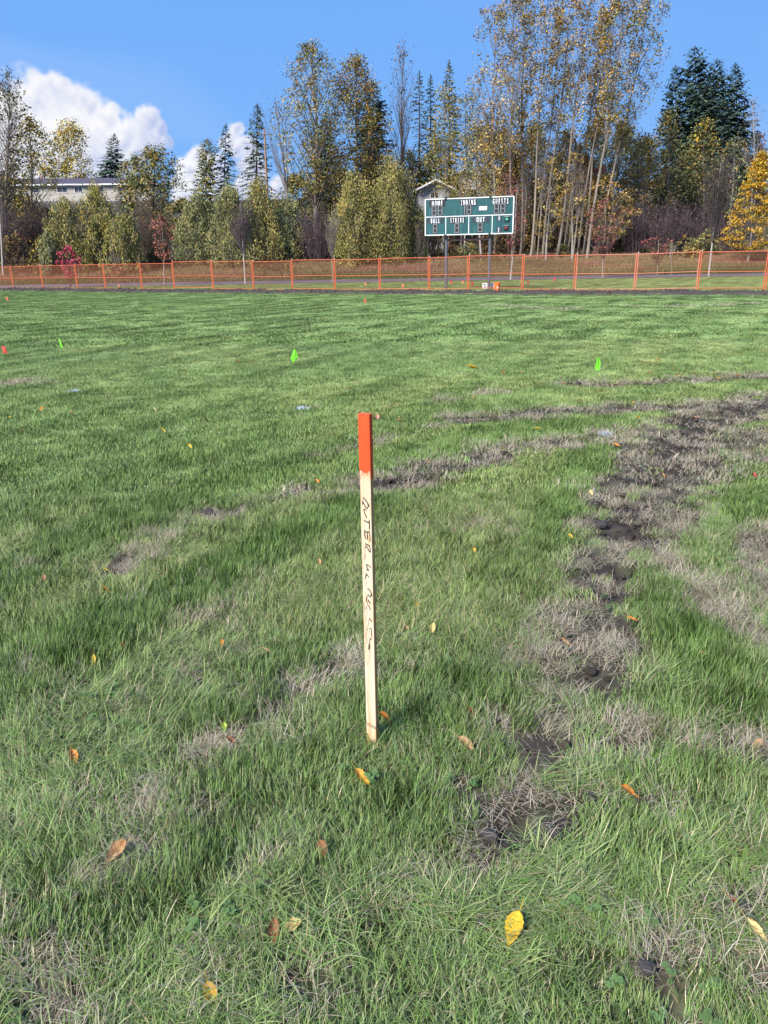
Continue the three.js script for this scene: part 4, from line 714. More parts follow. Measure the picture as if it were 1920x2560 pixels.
// leafless thicket or sapling: fans of thin stems that keep forking
function twiggy(o) {
  const R = rng(o.seed), d = o.d, base = place(o.x, o.yb ?? 560, d), topP = P(o.xt ?? o.x, o.yt, d), H = topP.y - base.y, t = thing(o.name || 'bare_shrub', o.label, o.cat || 'shrub', base, 0, o.group), w = o.w * d * 0.97 / F / 2, b = new MB(), fb = new MB(), bark = BARK[o.bark || 'purple'], low = o.bole ?? 0, tint = () => { const v = 0.65 + 0.75 * R(); return bark.map((c) => c * v); }, lean = topP.x - base.x;
  if (low) b.tube([V3(0, -0.1, 0), V3(lean * low * 0.5, H * low * 0.5, 0), V3(lean * low, H * low, 0), V3(lean * (low + 1) / 2, H * (low + 1) / 2, 0), V3(lean, H * 0.97, 0)], [o.tr, o.tr * 0.85, o.tr * 0.7, o.tr * 0.4, 0.012], 7, BARK[o.boleBark || o.bark || 'white']);
  for (let k = 0; k < o.n; k++) {
    const a = R() * 6.283, q = Math.sqrt(R()), sy = low ? H * lerp(low * 0.75, 0.75, R() * R()) : 0, sx = low ? lean * sy / H : Math.cos(a) * q * w * (o.foot ?? 0.5), sz = low ? 0 : Math.sin(a) * q * w * (o.foot ?? 0.5), hh = H * (0.55 + 0.45 * R()) * (1 - 0.25 * q * q), ey = low ? lerp(sy, H, 0.35 + 0.6 * R()) : hh, ex = (low ? lean * ey / H : 0) + Math.cos(a) * q * w, ez = Math.sin(a) * q * w, m = V3(lerp(sx, ex, 0.55), lerp(sy, ey, 0.45), lerp(sz, ez, 0.55)), s = V3(sx, sy - 0.05, sz), e = V3(ex, ey, ez), r0 = (o.r ?? 0.035) * (0.6 + 0.8 * R());
    b.tube([s, m, e], [r0, r0 * 0.65, 0.008], 4, tint());
    for (let j = 0; j < (o.fork ?? 4); j++) {
      const f = 0.3 + 0.65 * R(), p = f < 0.5 ? s.clone().lerp(m, f * 2) : m.clone().lerp(e, f * 2 - 1), L0 = H * (0.10 + 0.16 * R()), g = V3(p.x + (R() - 0.5) * L0 * (o.spread ?? 1.1), p.y + L0 * (0.25 + 0.7 * R()), p.z + (R() - 0.5) * L0 * (o.spread ?? 1.1)); b.tube([p, g], [r0 * 0.45, 0.006], 3, tint());
      for (let i = 0; i < (o.fine ?? 2); i++) { const ff = 0.2 + 0.8 * R(), p2 = p.clone().lerp(g, ff), g2 = V3(p2.x + (R() - 0.5) * L0 * 0.6, p2.y + L0 * (R() * 0.6 - 0.05), p2.z + (R() - 0.5) * L0 * 0.6); b.tube([p2, g2], [r0 * 0.28, 0.005], 3, tint());
        if (o.pal && R() < (o.leafy ?? 0.3)) for (let l = 0; l < (o.per ?? 2); l++) { const th = R() * 6.28, sz2 = (o.ls ?? 0.16) * (0.6 + 0.7 * R()) / 2, el = (R() - 0.5) * 2, v = 0.7 + 0.6 * R(); fb.leaf(g2.x + (R() - 0.5) * 0.35, g2.y + (R() - 0.5) * 0.35, g2.z + (R() - 0.5) * 0.35, Math.cos(th) * sz2, el * sz2 * 0.6, Math.sin(th) * sz2, -Math.sin(th) * sz2 * 0.7, sz2 * 0.5 * (R() - 0.5), Math.cos(th) * sz2 * 0.7, pick(PAL[o.pal], R).map((c) => c * v)); } }
    }
  }
  b.build(low ? 'trunk' : 'stems', M.bark, t); fb.build('leaves', M.leaf, t); return t;
}
// --- tall cottonwoods on the right
const CW = 'tall cottonwoods right of the scoreboard', cotton = (o) => broadleaf({ shape: 'top', pal: 'cotton', bark: 'pale', upper: 'grey', limbs: 0.34, twigs: 1, twig: 0.05, up: 2.3, lp: 30, ls: 0.205, cs: 0.025, tall: 1.2, wide: 1.4, tr: 0.17, limbR: 0.26, reach: 0.96, group: CW, name: 'cottonwood_tree', ...o });
[
  { seed: 1001, x: 1068, xt: 1072, yt: 20, w: 105, d: 90, n: 127, from: 0.45, tr: 0.16, pal2: 'cottonBrown', label: 'leftmost tall cottonwood, its trunk rising just behind the right half of the scoreboard' },
  { seed: 1002, x: 1108, xt: 1106, yt: -40, w: 100, d: 86, n: 161, from: 0.42, tr: 0.18, label: 'tall cottonwood with a dense brown crown right of the scoreboard edge' },
  { seed: 1003, x: 1124, xt: 1140, yt: -30, w: 80, d: 88, n: 119, from: 0.45, tr: 0.15, label: 'second tall cottonwood right of the scoreboard edge' },
  { seed: 1004, x: 1146, xt: 1192, yt: -10, w: 74, d: 85, n: 93, from: 0.55, tr: 0.16, label: 'tall cottonwood leaning right with a bare middle trunk, third from the scoreboard' },
  { seed: 1005, x: 1172, xt: 1234, yt: -20, w: 78, d: 87, n: 97, from: 0.55, tr: 0.16, label: 'tall cottonwood leaning right, fourth from the scoreboard' },
  { seed: 1006, x: 1202, xt: 1284, yt: -30, w: 84, d: 85, n: 106, from: 0.52, tr: 0.18, label: 'tall pale trunked cottonwood leaning right in the middle of the row' },
  { seed: 1007, x: 1258, xt: 1318, yt: 10, w: 70, d: 88, n: 76, from: 0.5, tr: 0.16, label: 'thin crowned cottonwood leaning right behind the crimson maple' },
  { seed: 1008, x: 1268, xt: 1352, yt: -40, w: 90, d: 84, n: 140, from: 0.5, tr: 0.19, pal2: 'cottonOlive', label: 'tall cottonwood with a broad olive top, left of the rightmost one' },
  { seed: 1009, x: 1290, xt: 1404, yt: -25, w: 100, d: 88, n: 161, from: 0.42, tr: 0.17, pal2: 'cottonOlive', mix: 0.5, label: 'rightmost tall cottonwood, strongly leaning right with low side branches' },
  { seed: 1010, x: 1152, xt: 1214, yt: 30, w: 50, d: 91, n: 60, from: 0.55, tr: 0.12, label: 'thin cottonwood trunk between the third and fourth tall ones' },
  { seed: 1011, x: 1226, xt: 1300, yt: 20, w: 50, d: 90, n: 60, from: 0.55, tr: 0.12, label: 'thin cottonwood trunk left of the crimson maple, leaning right' },
  { seed: 1012, x: 1246, xt: 1334, yt: 5, w: 55, d: 86, n: 65, from: 0.55, tr: 0.13, label: 'thin cottonwood right of the middle pale trunk, leaning strongly' },
].forEach((o) => cotton(o));
// lower yellowing growth among the trunks
[
  [2001, 1040, 1030, 260, 110, 84, 70, 'young cottonwood with yellow leaves just above the scoreboard', 'cotton'], [2002, 960, 962, 185, 80, 92, 110, 'slender yellow green birch left above the scoreboard', 'cottonOlive'], [2003, 1003, 1008, 205, 85, 93, 110, 'slender olive birch above the middle of the scoreboard', 'cottonOlive'],
  [2004, 1180, 1190, 345, 70, 83, 26, 'young yellow leaved cottonwood low between the tall trunks', 'cotton'], [2005, 1235, 1240, 330, 80, 84, 34, 'bushy yellow leaved sapling between the leaning trunks', 'cotton'], [2006, 1310, 1330, 380, 95, 86, 75, 'spreading yellow leaved young tree above the crimson maple', 'cotton'], [2007, 1395, 1385, 285, 75, 92, 70, 'orange brown young cottonwood at the right edge of the tall row', 'cottonBrown'],
  [2008, 1075, 1078, 262, 95, 95, 142, 'golden brown young cottonwood behind the right half of the scoreboard', 'cotton'], [2009, 1128, 1132, 290, 90, 93, 135, 'brown young cottonwood just right of the scoreboard, behind the first trunks', 'cottonBrown'], [2010, 1172, 1180, 262, 95, 96, 142, 'golden young cottonwood between the third and fourth tall trunks', 'cotton'], [2011, 1222, 1230, 300, 95, 92, 135, 'brown young cottonwood behind the fourth and fifth tall trunks', 'cottonBrown'], [2012, 1270, 1280, 272, 95, 95, 142, 'golden young cottonwood behind the middle of the leaning trunks', 'cotton'], [2013, 1330, 1340, 285, 95, 94, 142, 'brown young cottonwood left of the rightmost leaning trunk', 'cottonBrown'], [2014, 1372, 1378, 300, 80, 96, 120, 'olive gold young cottonwood right of the rightmost leaning trunk', 'cottonOlive'], [2015, 1290, 1300, 380, 120, 90, 120, 'low golden cottonwood bush above the crimson maple', 'cotton'],
].forEach(([seed, x, xt, yt, w, d, n, label, pal]) => broadleaf({ seed, x, xt, yt, w, d, n, label, pal, name: 'birch_tree', shape: 'oval', bark: 'white', upper: 'grey', tr: 0.11, from: 0.25, lp: 28, ls: 0.205, cs: 0.05, limbs: 0.6, twigs: 1, up: 1.4 }));
[[2021, 995, 1000, 430, 90], [2022, 1160, 1180, 380, 84], [2023, 1215, 1252, 350, 89], [2024, 1236, 1262, 420, 83], [2025, 1130, 1142, 400, 91]].forEach(([seed, x, xt, yt, d], k) => twiggy({ seed, x, xt, yt: yt - 60, w: 30, d, n: 16, fork: 3, fine: 2, bole: 0.55, tr: 0.08, bark: 'grey', boleBark: 'pale', pal: 'cotton', leafy: 0.6, ls: 0.22, name: 'young_tree', cat: 'tree', group: 'thin young trunks among the cottonwoods', label: ['thin pale trunk above the middle of the scoreboard', 'thin young trunk behind the third cottonwood right of the scoreboard', 'thin young trunk leaning beside the middle cottonwood', 'thin forked young trunk left of the crimson maple', 'thin young trunk behind the right scoreboard edge'][k] }));
// --- the pair of big cottonwoods left of the middle, and others
broadleaf({ seed: 1101, x: 688, xt: 672, yt: 100, w: 150, d: 92, n: 330, from: 0.33, tr: 0.36, shape: 'oval', pal: 'cottonOlive', pal2: 'cotton', bark: 'grey', lp: 34, ls: 0.205, cs: 0.036, limbs: 0.3, twigs: 1, up: 1.5, wob: 0.03, name: 'cottonwood_tree', label: 'big olive brown cottonwood with a thick forked trunk behind the middle willows' });
broadleaf({ seed: 1102, x: 764, xt: 770, yt: 122, w: 128, d: 95, n: 360, from: 0.25, tr: 0.3, shape: 'oval', pal: 'cottonBrown', pal2: 'cottonOlive', bark: 'grey', lp: 40, ls: 0.205, cs: 0.038, limbs: 0.25, twigs: 1, up: 1.5, name: 'cottonwood_tree', label: 'big orange brown cottonwood right of the olive one, above the large willow' });
broadleaf({ seed: 1103, x: 866, xt: 872, yt: 98, w: 78, d: 98, n: 120, from: 0.3, tr: 0.2, shape: 'oval', pal: 'brownLeaf', bark: 'grey', lp: 5, ls: 0.22, cs: 0.03, limbs: 1, twigs: 3, twig: 0.07, up: 2.6, name: 'bare_tree', label: 'tall almost bare tree with upright branches right of the brown cottonwood' });
twiggy({ seed: 1104, x: 640, xt: 592, yt: 205, w: 60, d: 94, n: 16, fork: 3, fine: 2, bole: 0.5, tr: 0.14, bark: 'grey', boleBark: 'grey', pal: 'cottonOlive', leafy: 0.35, ls: 0.2, name: 'bare_tree', cat: 'tree', label: 'bare grey tree leaning left beside the big olive cottonwood' });
// --- left side
broadleaf({ seed: 1201, x: 12, xt: 16, yt: 148, w: 74, d: 92, n: 230, from: 0.28, shape: 'column', pal: 'dark', pal2: 'alder', bark: 'grey', lp: 12, ls: 0.24, cs: 0.03, limbs: 0.9, twigs: 2, up: 1.2, tr: 0.22, label: 'tall sparse grey green tree at the left edge' });
broadleaf({ seed: 1202, x: 72, xt: 66, yt: 256, w: 105, d: 96, n: 190, from: 0.3, shape: 'oval', pal: 'yellowGreen', pal2: 'cottonOlive', mix: 0.5, bark: 'grey', lp: 17, ls: 0.27, cs: 0.045, limbs: 0.6, twigs: 1, up: 1.4, tr: 0.2, label: 'yellow olive tree second from the left edge, in front of the bungalow end' });
broadleaf({ seed: 1203, x: 152, xt: 150, yt: 268, w: 92, d: 172, n: 210, from: 0.1, shape: 'oval', pal: 'yellowGreen', bark: 'brown', lp: 30, ls: 0.42, cs: 0.09, limbs: 0.3, tr: 0.3, label: 'yellow tree rising behind the bungalow roof' });
conifer({ seed: 1204, x: 247, yt: 288, w: 74, d: 168, n: 150, from: 0.05, pal: 'fir', spray: 1.0, step: 0.5, droop: 0.45, pow: 0.85, label: 'dark pointed fir behind the right half of the bungalow roof' });
broadleaf({ seed: 1205, x: 335, xt: 334, yt: 322, w: 104, d: 110, n: 230, from: 0.18, shape: 'oval', pal: 'alder', pal2: 'yellowGreen', mix: 0.22, bark: 'dark', lp: 26, ls: 0.30, cs: 0.085, limbs: 0.5, tr: 0.25, up: 0.7, label: 'dark olive round tree in front of the right end of the bungalow' });
broadleaf({ seed: 1207, x: 285, xt: 292, yt: 335, w: 60, d: 128, n: 120, from: 0.1, shape: 'oval', pal: 'alder', bark: 'dark', lp: 24, ls: 0.32, cs: 0.09, limbs: 0.4, tr: 0.2, label: 'olive tree between the pointed fir and the dark round tree' });
conifer({ seed: 1206, x: 316, yt: 315, w: 34, d: 160, n: 70, from: 0.05, pal: 'firLight', spray: 0.7, step: 0.45, label: 'small conifer top behind the dark round tree' });
conifer({ seed: 1211, x: 448, yt: 300, w: 52, d: 118, n: 170, from: 0.04, pal: 'larch', spray: 0.6, step: 0.34, pow: 0.5, droop: 0.15, name: 'larch_tree', label: 'pale yellow green larch left of the dark thin fir' });
conifer({ seed: 1212, x: 488, yt: 268, w: 66, d: 120, n: 150, from: 0.04, pal: 'firLight', spray: 0.6, step: 0.4, sparse: 0.72, droop: 0.4, label: 'thin dark fir between the larch and the small cloud' });
conifer({ seed: 1213, x: 556, yt: 224, w: 84, d: 114, n: 170, from: 0.06, pal: 'firLight', spray: 0.6, step: 0.42, sparse: 0.62, bare: 1, droop: 0.35, label: 'tall sparse fir left of the utility pole' });
conifer({ seed: 1214, x: 800, xt: 806, yt: 172, w: 120, d: 104, n: 240, from: 0.1, pal: 'fir', spray: 0.75, step: 0.36, droop: 0.4, label: 'dark blue green fir behind the orange brown cottonwood' });
conifer({ seed: 1215, x: 700, xt: 705, yt: 250, w: 110, d: 108, n: 170, from: 0.1, pal: 'fir', spray: 0.75, step: 0.4, label: 'dark fir low behind the gap between the two big cottonwoods' });
conifer({ seed: 1216, x: 906, yt: 152, w: 56, d: 110, n: 150, from: 0.12, pal: 'firLight', spray: 0.5, step: 0.42, sparse: 0.6, bare: 1, droop: 0.55, label: 'thin drooping fir right of the bare tall tree, left one of a pair' });
conifer({ seed: 1217, x: 930, yt: 160, w: 54, d: 112, n: 150, from: 0.15, pal: 'firLight', spray: 0.5, step: 0.42, sparse: 0.7, bare: 1, droop: 0.5, label: 'thin drooping fir right of the bare tall tree, right one of a pair' });
conifer({ seed: 1218, x: 972, xt: 970, yt: 128, w: 60, d: 108, n: 160, from: 0.2, pal: 'larch', spray: 0.6, step: 0.4, sparse: 0.8, bare: 1, name: 'larch_tree', label: 'tall narrow yellowing larch above the left half of the scoreboard' });
// --- firs on the right and their neighbours
[[1221, 1458, 140, 70, 118, 'leftmost thin fir of the dark group on the right'], [1222, 1500, 98, 100, 122, 'tallest dark fir of the group on the right'], [1223, 1548, 126, 92, 124, 'dark fir just right of the tallest one'], [1224, 1588, 134, 70, 120, 'rightmost dark fir of the group'], [1225, 1522, 170, 110, 116, 'broad dark fir in front of the right group']].forEach(([seed, x, yt, w, d, label]) => conifer({ seed, x, yt, w, d, n: 190, from: 0.2, pal: 'fir', spray: 0.85, step: 0.4, droop: 0.3, pow: 0.6, label, group: 'dark firs on the right' }));
broadleaf({ seed: 1231, x: 1436, xt: 1444, yt: 248, w: 98, d: 98, n: 230, from: 0.3, shape: 'flame', pal: 'alder', pal2: 'yellowGreen', mix: 0.12, bark: 'white', lp: 24, ls: 0.26, cs: 0.06, limbs: 0.5, twigs: 1, tr: 0.15, name: 'alder_tree', label: 'olive green alder with a white trunk, left one below the dark firs' });
broadleaf({ seed: 1232, x: 1512, xt: 1520, yt: 262, w: 84, d: 101, n: 200, from: 0.28, shape: 'flame', pal: 'alder', pal2: 'yellowGreen', mix: 0.2, bark: 'white', lp: 24, ls: 0.26, cs: 0.06, limbs: 0.5, twigs: 1, tr: 0.14, name: 'alder_tree', label: 'olive green alder, right one below the dark firs' });
broadleaf({ seed: 1233, x: 1572, xt: 1586, yt: 300, w: 80, d: 98, n: 120, from: 0.3, shape: 'oval', pal: 'alder', bark: 'white', lp: 13, ls: 0.24, cs: 0.06, limbs: 0.8, twigs: 2, tr: 0.13, name: 'alder_tree', label: 'thin leafed alder with a pale trunk left of the yellow tree' });
broadleaf({ seed: 1234, x: 1616, xt: 1630, yt: 215, w: 60, d: 110, n: 80, from: 0.4, shape: 'oval', pal: 'brownLeaf', bark: 'white', lp: 4, ls: 0.2, cs: 0.04, limbs: 1, twigs: 3, up: 2, tr: 0.12, name: 'bare_tree', label: 'bare pale birch above the yellow tree at the right edge' });
broadleaf({ seed: 1236, x: 1658, xt: 1672, yt: 240, w: 56, d: 106, n: 70, from: 0.4, shape: 'oval', pal: 'brownLeaf', bark: 'white', lp: 5, ls: 0.2, cs: 0.04, limbs: 1, twigs: 3, up: 2, tr: 0.12, name: 'bare_tree', label: 'bare reddish twigged birch cut by the right edge' });
broadleaf({ seed: 1235, x: 1633, yt: 288, w: 34, d: 120, n: 150, from: 0.02, shape: 'column', pal: 'dark', pal2: 'rust', mix: 0.25, bark: 'brown', lp: 22, ls: 0.26, cs: 0.05, limbs: 0, tr: 0.15, name: 'columnar_tree', label: 'narrow columnar brown green tree right of the bare birch' });
broadleaf({ seed: 1237, x: 1610, xt: 1648, yb: 600, yt: 330, w: 116, d: 80, n: 330, from: 0.16, shape: 'cone', pal: 'gold', bark: 'pale', lp: 27, ls: 0.22, asp: 0.42, cs: 0.045, tall: 0.5, limbs: 0.7, limbR: 0.2, up: 0.1, tr: 0.13, bow: 1, name: 'golden_tree', label: 'bright golden yellow tree with layered branches at the right edge' });
// --- olive wood behind everything, each tree on its own
[[1301, 880, 885, 330, 90, 104, 'alder'], [1302, 945, 945, 300, 95, 106, 'alder'], [1303, 1030, 1030, 275, 110, 104, 'alder'], [1304, 1085, 1088, 285, 90, 108, 'dark'], [1305, 1150, 1155, 270, 100, 104, 'alder'], [1306, 1215, 1222, 285, 100, 106, 'dark'], [1307, 1282, 1290, 268, 105, 103, 'alder'], [1308, 1345, 1352, 270, 105, 105, 'alder'], [1309, 1395, 1400, 300, 90, 108, 'dark'], [1310, 1480, 1484, 330, 90, 108, 'dark'], [1311, 1552, 1556, 380, 80, 104, 'dark'], [1312, 640, 640, 380, 110, 104, 'alder'], [1313, 740, 740, 370, 110, 102, 'dark'], [1314, 830, 832, 355, 100, 104, 'dark'], [1315, 15, 12, 380, 110, 100, 'dark'], [1316, 105, 100, 452, 90, 98, 'dark'], [1317, 1110, 1112, 330, 110, 98, 'dark'], [1318, 1260, 1262, 340, 110, 98, 'dark'], [1319, 392, 394, 432, 90, 102, 'alder'], [1320, 1440, 1440, 370, 110, 104, 'dark']].forEach(([seed, x, xt, yt, w, d, pal], k) => broadleaf({ seed, x, xt, yt, w, d, pal, pal2: 'cottonOlive', mix: 0.15, n: 190, from: 0.08, shape: 'flame', bark: 'grey', lp: 38, ls: 0.26, cs: 0.075, limbs: 0.25, tr: 0.14, name: 'woodland_tree', group: 'olive woodland trees behind the front row', label: [
  'dusky olive tree behind the right end of the large willow', 'olive tree behind the small pale shed', 'olive tree behind the house above the scoreboard', 'dark tree behind the leftmost cottonwood trunk', 'olive tree behind the third and fourth cottonwoods', 'dark tree behind the middle of the cottonwood row', 'olive tree behind the thin crowned cottonwood', 'olive tree right of the leaning cottonwood trunks', 'dark tree between the cottonwoods and the left alder', 'dark tree between the two green alders', 'dark tree below the rightmost fir', 'olive tree low behind the willow left of the middle', 'dark tree low between the two big cottonwoods', 'dark tree behind the top of the large willow', 'dark tree behind the thicket at the left edge', 'dark tree in front of the left end of the bungalow', 'dark tree behind the right edge of the scoreboard', 'dark tree low behind the leaning cottonwoods', 'low olive tree under the sky gap right of the dark round tree', 'dark tree low behind the left alder'][k] }));
// --- willows along the bank
const WG = 'willow bushes along the bank', willow = (seed, x, xt, yt, w, d, n, label, pal = 'willow', o = {}) => broadleaf({ seed, x, xt, yt, w, d, n, label, pal, name: 'willow_bush', cat: 'bush', group: WG, yb: 590, multi: 9, shape: 'dome', from: 0.0, lp: 62, ls: 0.215, asp: 0.42, cs: 0.06, tall: 2.3, irr0: 0.55, irr: 0.75, rise: true, limbs: 0.6, twigs: 1, twig: 0.12, tr: 0.07, bark: 'grey', up: 1.2, leafName: 'foliage', ...o });
willow(1401, 142, 138, 440, 76, 80, 150, 'yellow green left lobe of the willow clump below the bungalow');
willow(1402, 208, 204, 412, 100, 82, 230, 'tallest middle willow of the clump below the bungalow', 'willow', { pal2: 'yellowGreen', mix: 0.08 });
willow(1403, 264, 268, 470, 84, 79, 170, 'olive right willow of the clump below the bungalow');
willow(1404, 105, 100, 510, 44, 78, 60, 'small grey green willow left of the crimson sapling', 'willowGrey');
willow(1405, 425, 425, 428, 96, 84, 200, 'grey green willow left of the bare upright sapling', 'willowGrey');
willow(1406, 500, 498, 412, 92, 82, 190, 'olive willow behind the bare upright sapling', 'willowGrey', { pal2: 'willow' });
willow(1407, 562, 560, 400, 90, 84, 190, 'olive willow right of the bare upright sapling', 'willow');
willow(1408, 622, 620, 430, 74, 86, 130, 'dusky grey willow left of the purple thicket', 'willowGrey');
willow(1409, 770, 766, 384, 96, 82, 240, 'left half of the large yellow green willow in the middle', 'willow', { pal2: 'yellowGreen', mix: 0.06 });
willow(1410, 842, 844, 358, 112, 83, 290, 'tall right half of the large yellow green willow in the middle', 'willow', { pal2: 'yellowGreen', mix: 0.06 });
willow(1411, 900, 902, 450, 54, 85, 90, 'dusky willow between the large willow and the scoreboard', 'willowGrey');
// --- bare thickets
const BG = 'bare thickets at the foot of the wood', bare = (seed, x, yt, w, d, n, label, o = {}) => twiggy({ seed, x, yt, w, d, n, label, yb: 590, fork: 5, fine: 3, pal: 'brownLeaf', leafy: 0.25, ls: 0.17, group: BG, ...o });
bare(1501, 30, 436, 120, 86, 130, 'dark purple brown thicket at the left edge', { pal: 'scrub', leafy: 0.55, per: 3 });
bare(1502, 92, 422, 70, 88, 80, 'dark thicket in front of the left end of the bungalow', { pal: 'scrub', leafy: 0.6, per: 3 });
bare(1503, 335, 418, 92, 84, 120, 'reddish brown twiggy shrub right of the left willow clump', { bark: 'brown', leafy: 0.4, per: 2 });
bare(1504, 275, 400, 44, 96, 40, 'thin bare shrub in front of the bungalow wall', { bark: 'dark', leafy: 0.1 });
bare(1505, 690, 440, 92, 85, 120, 'purple thicket between the middle willows');
bare(1506, 1375, 420, 90, 88, 120, 'left part of the dark purple thicket right of the crimson maple');
bare(1507, 1440, 425, 100, 86, 130, 'middle part of the dark purple thicket, below the left alder');
bare(1508, 1505, 430, 90, 89, 120, 'right part of the dark purple thicket, below the right alder');
bare(1509, 1570, 440, 76, 87, 90, 'dark thicket just left of the yellow tree', { pal: 'rust', leafy: 0.2 });
bare(1510, 922, 426, 84, 92, 120, 'brown thicket left of the scoreboard', { bark: 'brown', pal: 'scrub', leafy: 0.5, per: 3 });
bare(1511, 1250, 440, 120, 94, 110, 'brown thicket in shade behind the leaning cottonwood trunks', { pal: 'scrub', leafy: 0.3 });
bare(1512, 1130, 450, 110, 94, 110, 'brown thicket in shade behind the scoreboard edge', { pal: 'scrub', leafy: 0.4, per: 3 });
bare(1513, 1320, 470, 80, 93, 90, 'dark thicket behind the crimson maple', { pal: 'scrub', leafy: 0.3 });
bare(1514, 1190, 470, 90, 92, 110, 'dark thicket in shade between the third and fifth tall trunks', { bark: 'dark', pal: 'scrub', leafy: 0.4, per: 3 });
bare(1515, 1085, 480, 70, 91, 90, 'dark thicket in shade just right of the scoreboard posts', { bark: 'dark', pal: 'scrub', leafy: 0.5, per: 3 });
// --- leafy undergrowth
const UG = 'leafy undergrowth along the edge of the wood', under = (seed, x, yt, w, d, n, pal, label, o = {}) => broadleaf({ seed, x, yt, w, d, n, pal, label, name: 'shrub', cat: 'shrub', group: UG, yb: 590, multi: 8, shape: 'oval', from: 0.02, lp: 22, ls: 0.2, cs: 0.15, limbs: 0.5, tr: 0.03, bark: 'dark', leafName: 'foliage', ...o });
under(1601, 30, 510, 90, 80, 90, 'scrub', 'yellow brown leafy shrub at the left end of the bank'); under(1602, 88, 520, 50, 79, 50, 'yellowGreen', 'yellow green shrub left of the small grey willow', { pal2: 'scrub', mix: 0.6 });
under(1603, 955, 500, 80, 87, 80, 'scrub', 'brown leafy shrub below the left end of the scoreboard'); under(1604, 1012, 525, 60, 86, 60, 'alder', 'green shrub below the middle of the scoreboard', { pal2: 'scrub' }); under(1605, 1050, 510, 50, 87, 60, 'scrub', 'orange brown shrub behind the right scoreboard post', { pal2: 'rust', mix: 0.3 });
under(1606, 1100, 500, 60, 89, 60, 'scrub', 'brown shrub at the foot of the cottonwoods next to the scoreboard'); under(1607, 1222, 528, 60, 86, 50, 'alder', 'dark green shrub among the feet of the cottonwoods'); under(1608, 1165, 470, 80, 91, 60, 'cotton', 'yellow leafed shrub between cottonwood trunks');
under(1609, 1480, 512, 60, 84, 70, 'alder', 'green shrub left of the dark leaning sapling', { pal2: 'yellowGreen', mix: 0.2 }); under(1610, 1530, 500, 50, 85, 60, 'alder', 'green shrub behind the foot of the dark leaning sapling'); under(1611, 1395, 535, 60, 87, 50, 'dark', 'low dark shrub left of the small dark red maple');
under(1612, 1330, 500, 70, 90, 70, 'dark', 'dark shrub in shade right of the cottonwoods'); under(1613, 650, 520, 60, 85, 60, 'dark', 'dark shrub left of the purple thicket'); under(1614, 735, 525, 50, 85, 50, 'dark', 'dark shrub right of the purple thicket'); under(1615, 330, 540, 50, 82, 40, 'dark', 'dark low shrub under the reddish brown shrub');
under(1616, 265, 575, 84, 78.5, 50, 'rust', 'low russet scrub at the foot of the left willow clump', { ls: 0.14, cs: 0.2 }); under(1617, 590, 560, 90, 80, 60, 'scrub', 'low dry scrub below the middle willows', { ls: 0.15 }); under(1618, 1060, 545, 110, 84, 70, 'scrub', 'low dry scrub behind the scoreboard posts', { ls: 0.15, pal2: 'rust' });
// --- small maples and saplings planted along the road
const maple = (seed, x, xt, yb, yt, w, n, pal, label, o = {}) => { const D = o.d ?? 66; return broadleaf({ seed, x, xt, yb, yt, w, d: D, n, pal, label, name: 'maple_sapling', group: 'young red maples along the road', shape: 'vase', from: 0.36, lp: 15, ls: 0.17, cs: 0.05, limbs: 1, twigs: 1, up: 1.5, tr: 0.065, bark: 'pale', limbBark: 'brown', ...o }); };
maple(1701, 152, 147, 617, 534, 50, 62, 'crimson', 'small bright crimson maple sapling behind the left of the fence', { shape: 'oval', from: 0.22, bark: 'dark', d: 66, tall: 1.2 });
maple(1702, 356, 349, 613, 470, 74, 85, 'rust', 'rusty red young maple with a pale trunk on the left', { from: 0.4, d: 68, tr: 0.08, lp: 10 });
maple(1703, 1302, 1308, 604, 432, 100, 130, 'pinkRed', 'large pinkish crimson maple right of the cottonwood trunks', { from: 0.33, d: 68, tr: 0.09, pal2: 'rust', mix: 0.25, lp: 9 });
maple(1704, 1103, 1120, 604, 395, 80, 100, 'pinkRed', 'crimson maple with a white trunk at the right edge of the scoreboard', { from: 0.3, d: 68, tr: 0.08, lp: 7, bark: 'white' });
maple(1705, 1420, 1422, 598, 512, 78, 50, 'pinkRed', 'small dark red maple below the purple thicket', { from: 0.45, d: 72, tr: 0.05, pal2: 'rust', mix: 0.5, lp: 9 });
broadleaf({ seed: 1706, x: 1272, xt: 1278, yt: 345, w: 70, d: 92, n: 70, from: 0.55, pal: 'redOrange', bark: 'grey', lp: 15, ls: 0.2, cs: 0.05, limbs: 0.7, tr: 0.08, name: 'maple_tree', label: 'red orange maple crown high among the leaning cottonwood trunks' });
broadleaf({ seed: 1707, x: 1100, xt: 1100, yt: 372, w: 34, d: 78, n: 60, from: 0.45, pal: 'pinkRed', bark: 'brown', lp: 12, ls: 0.16, asp: 0.4, cs: 0.05, tall: 1.8, rise: true, limbs: 1, up: 3, tr: 0.06, name: 'maple_tree', label: 'upright crimson maple just above the right top corner of the scoreboard' });
const sap = (seed, x, xt, yb, yt, w, d, n, label, o) => twiggy({ seed, x, xt, yb, yt, w, d, n, label, fork: 5, fine: 2, bole: 0.42, tr: 0.08, r: 0.022, spread: 0.6, name: 'bare_sapling', cat: 'tree', group: 'bare saplings along the road', ...o });
sap(1711, 530, 519, 611, 432, 62, 68, 46, 'bare upright sapling with a white trunk before the left middle willows', { bark: 'purple', boleBark: 'white', pal: 'rust', leafy: 0.12 });
sap(1712, 718, 716, 606, 440, 44, 69, 26, 'thin pale sapling left of the large willow', { bark: 'grey', boleBark: 'pale', tr: 0.05, bole: 0.36 });
sap(1713, 1530, 1560, 602, 330, 64, 68, 60, 'dark leaning bare sapling with a pale foot right of the purple thicket', { bark: 'dark', boleBark: 'white', tr: 0.085, bole: 0.36, pal: 'rust', leafy: 0.06 });
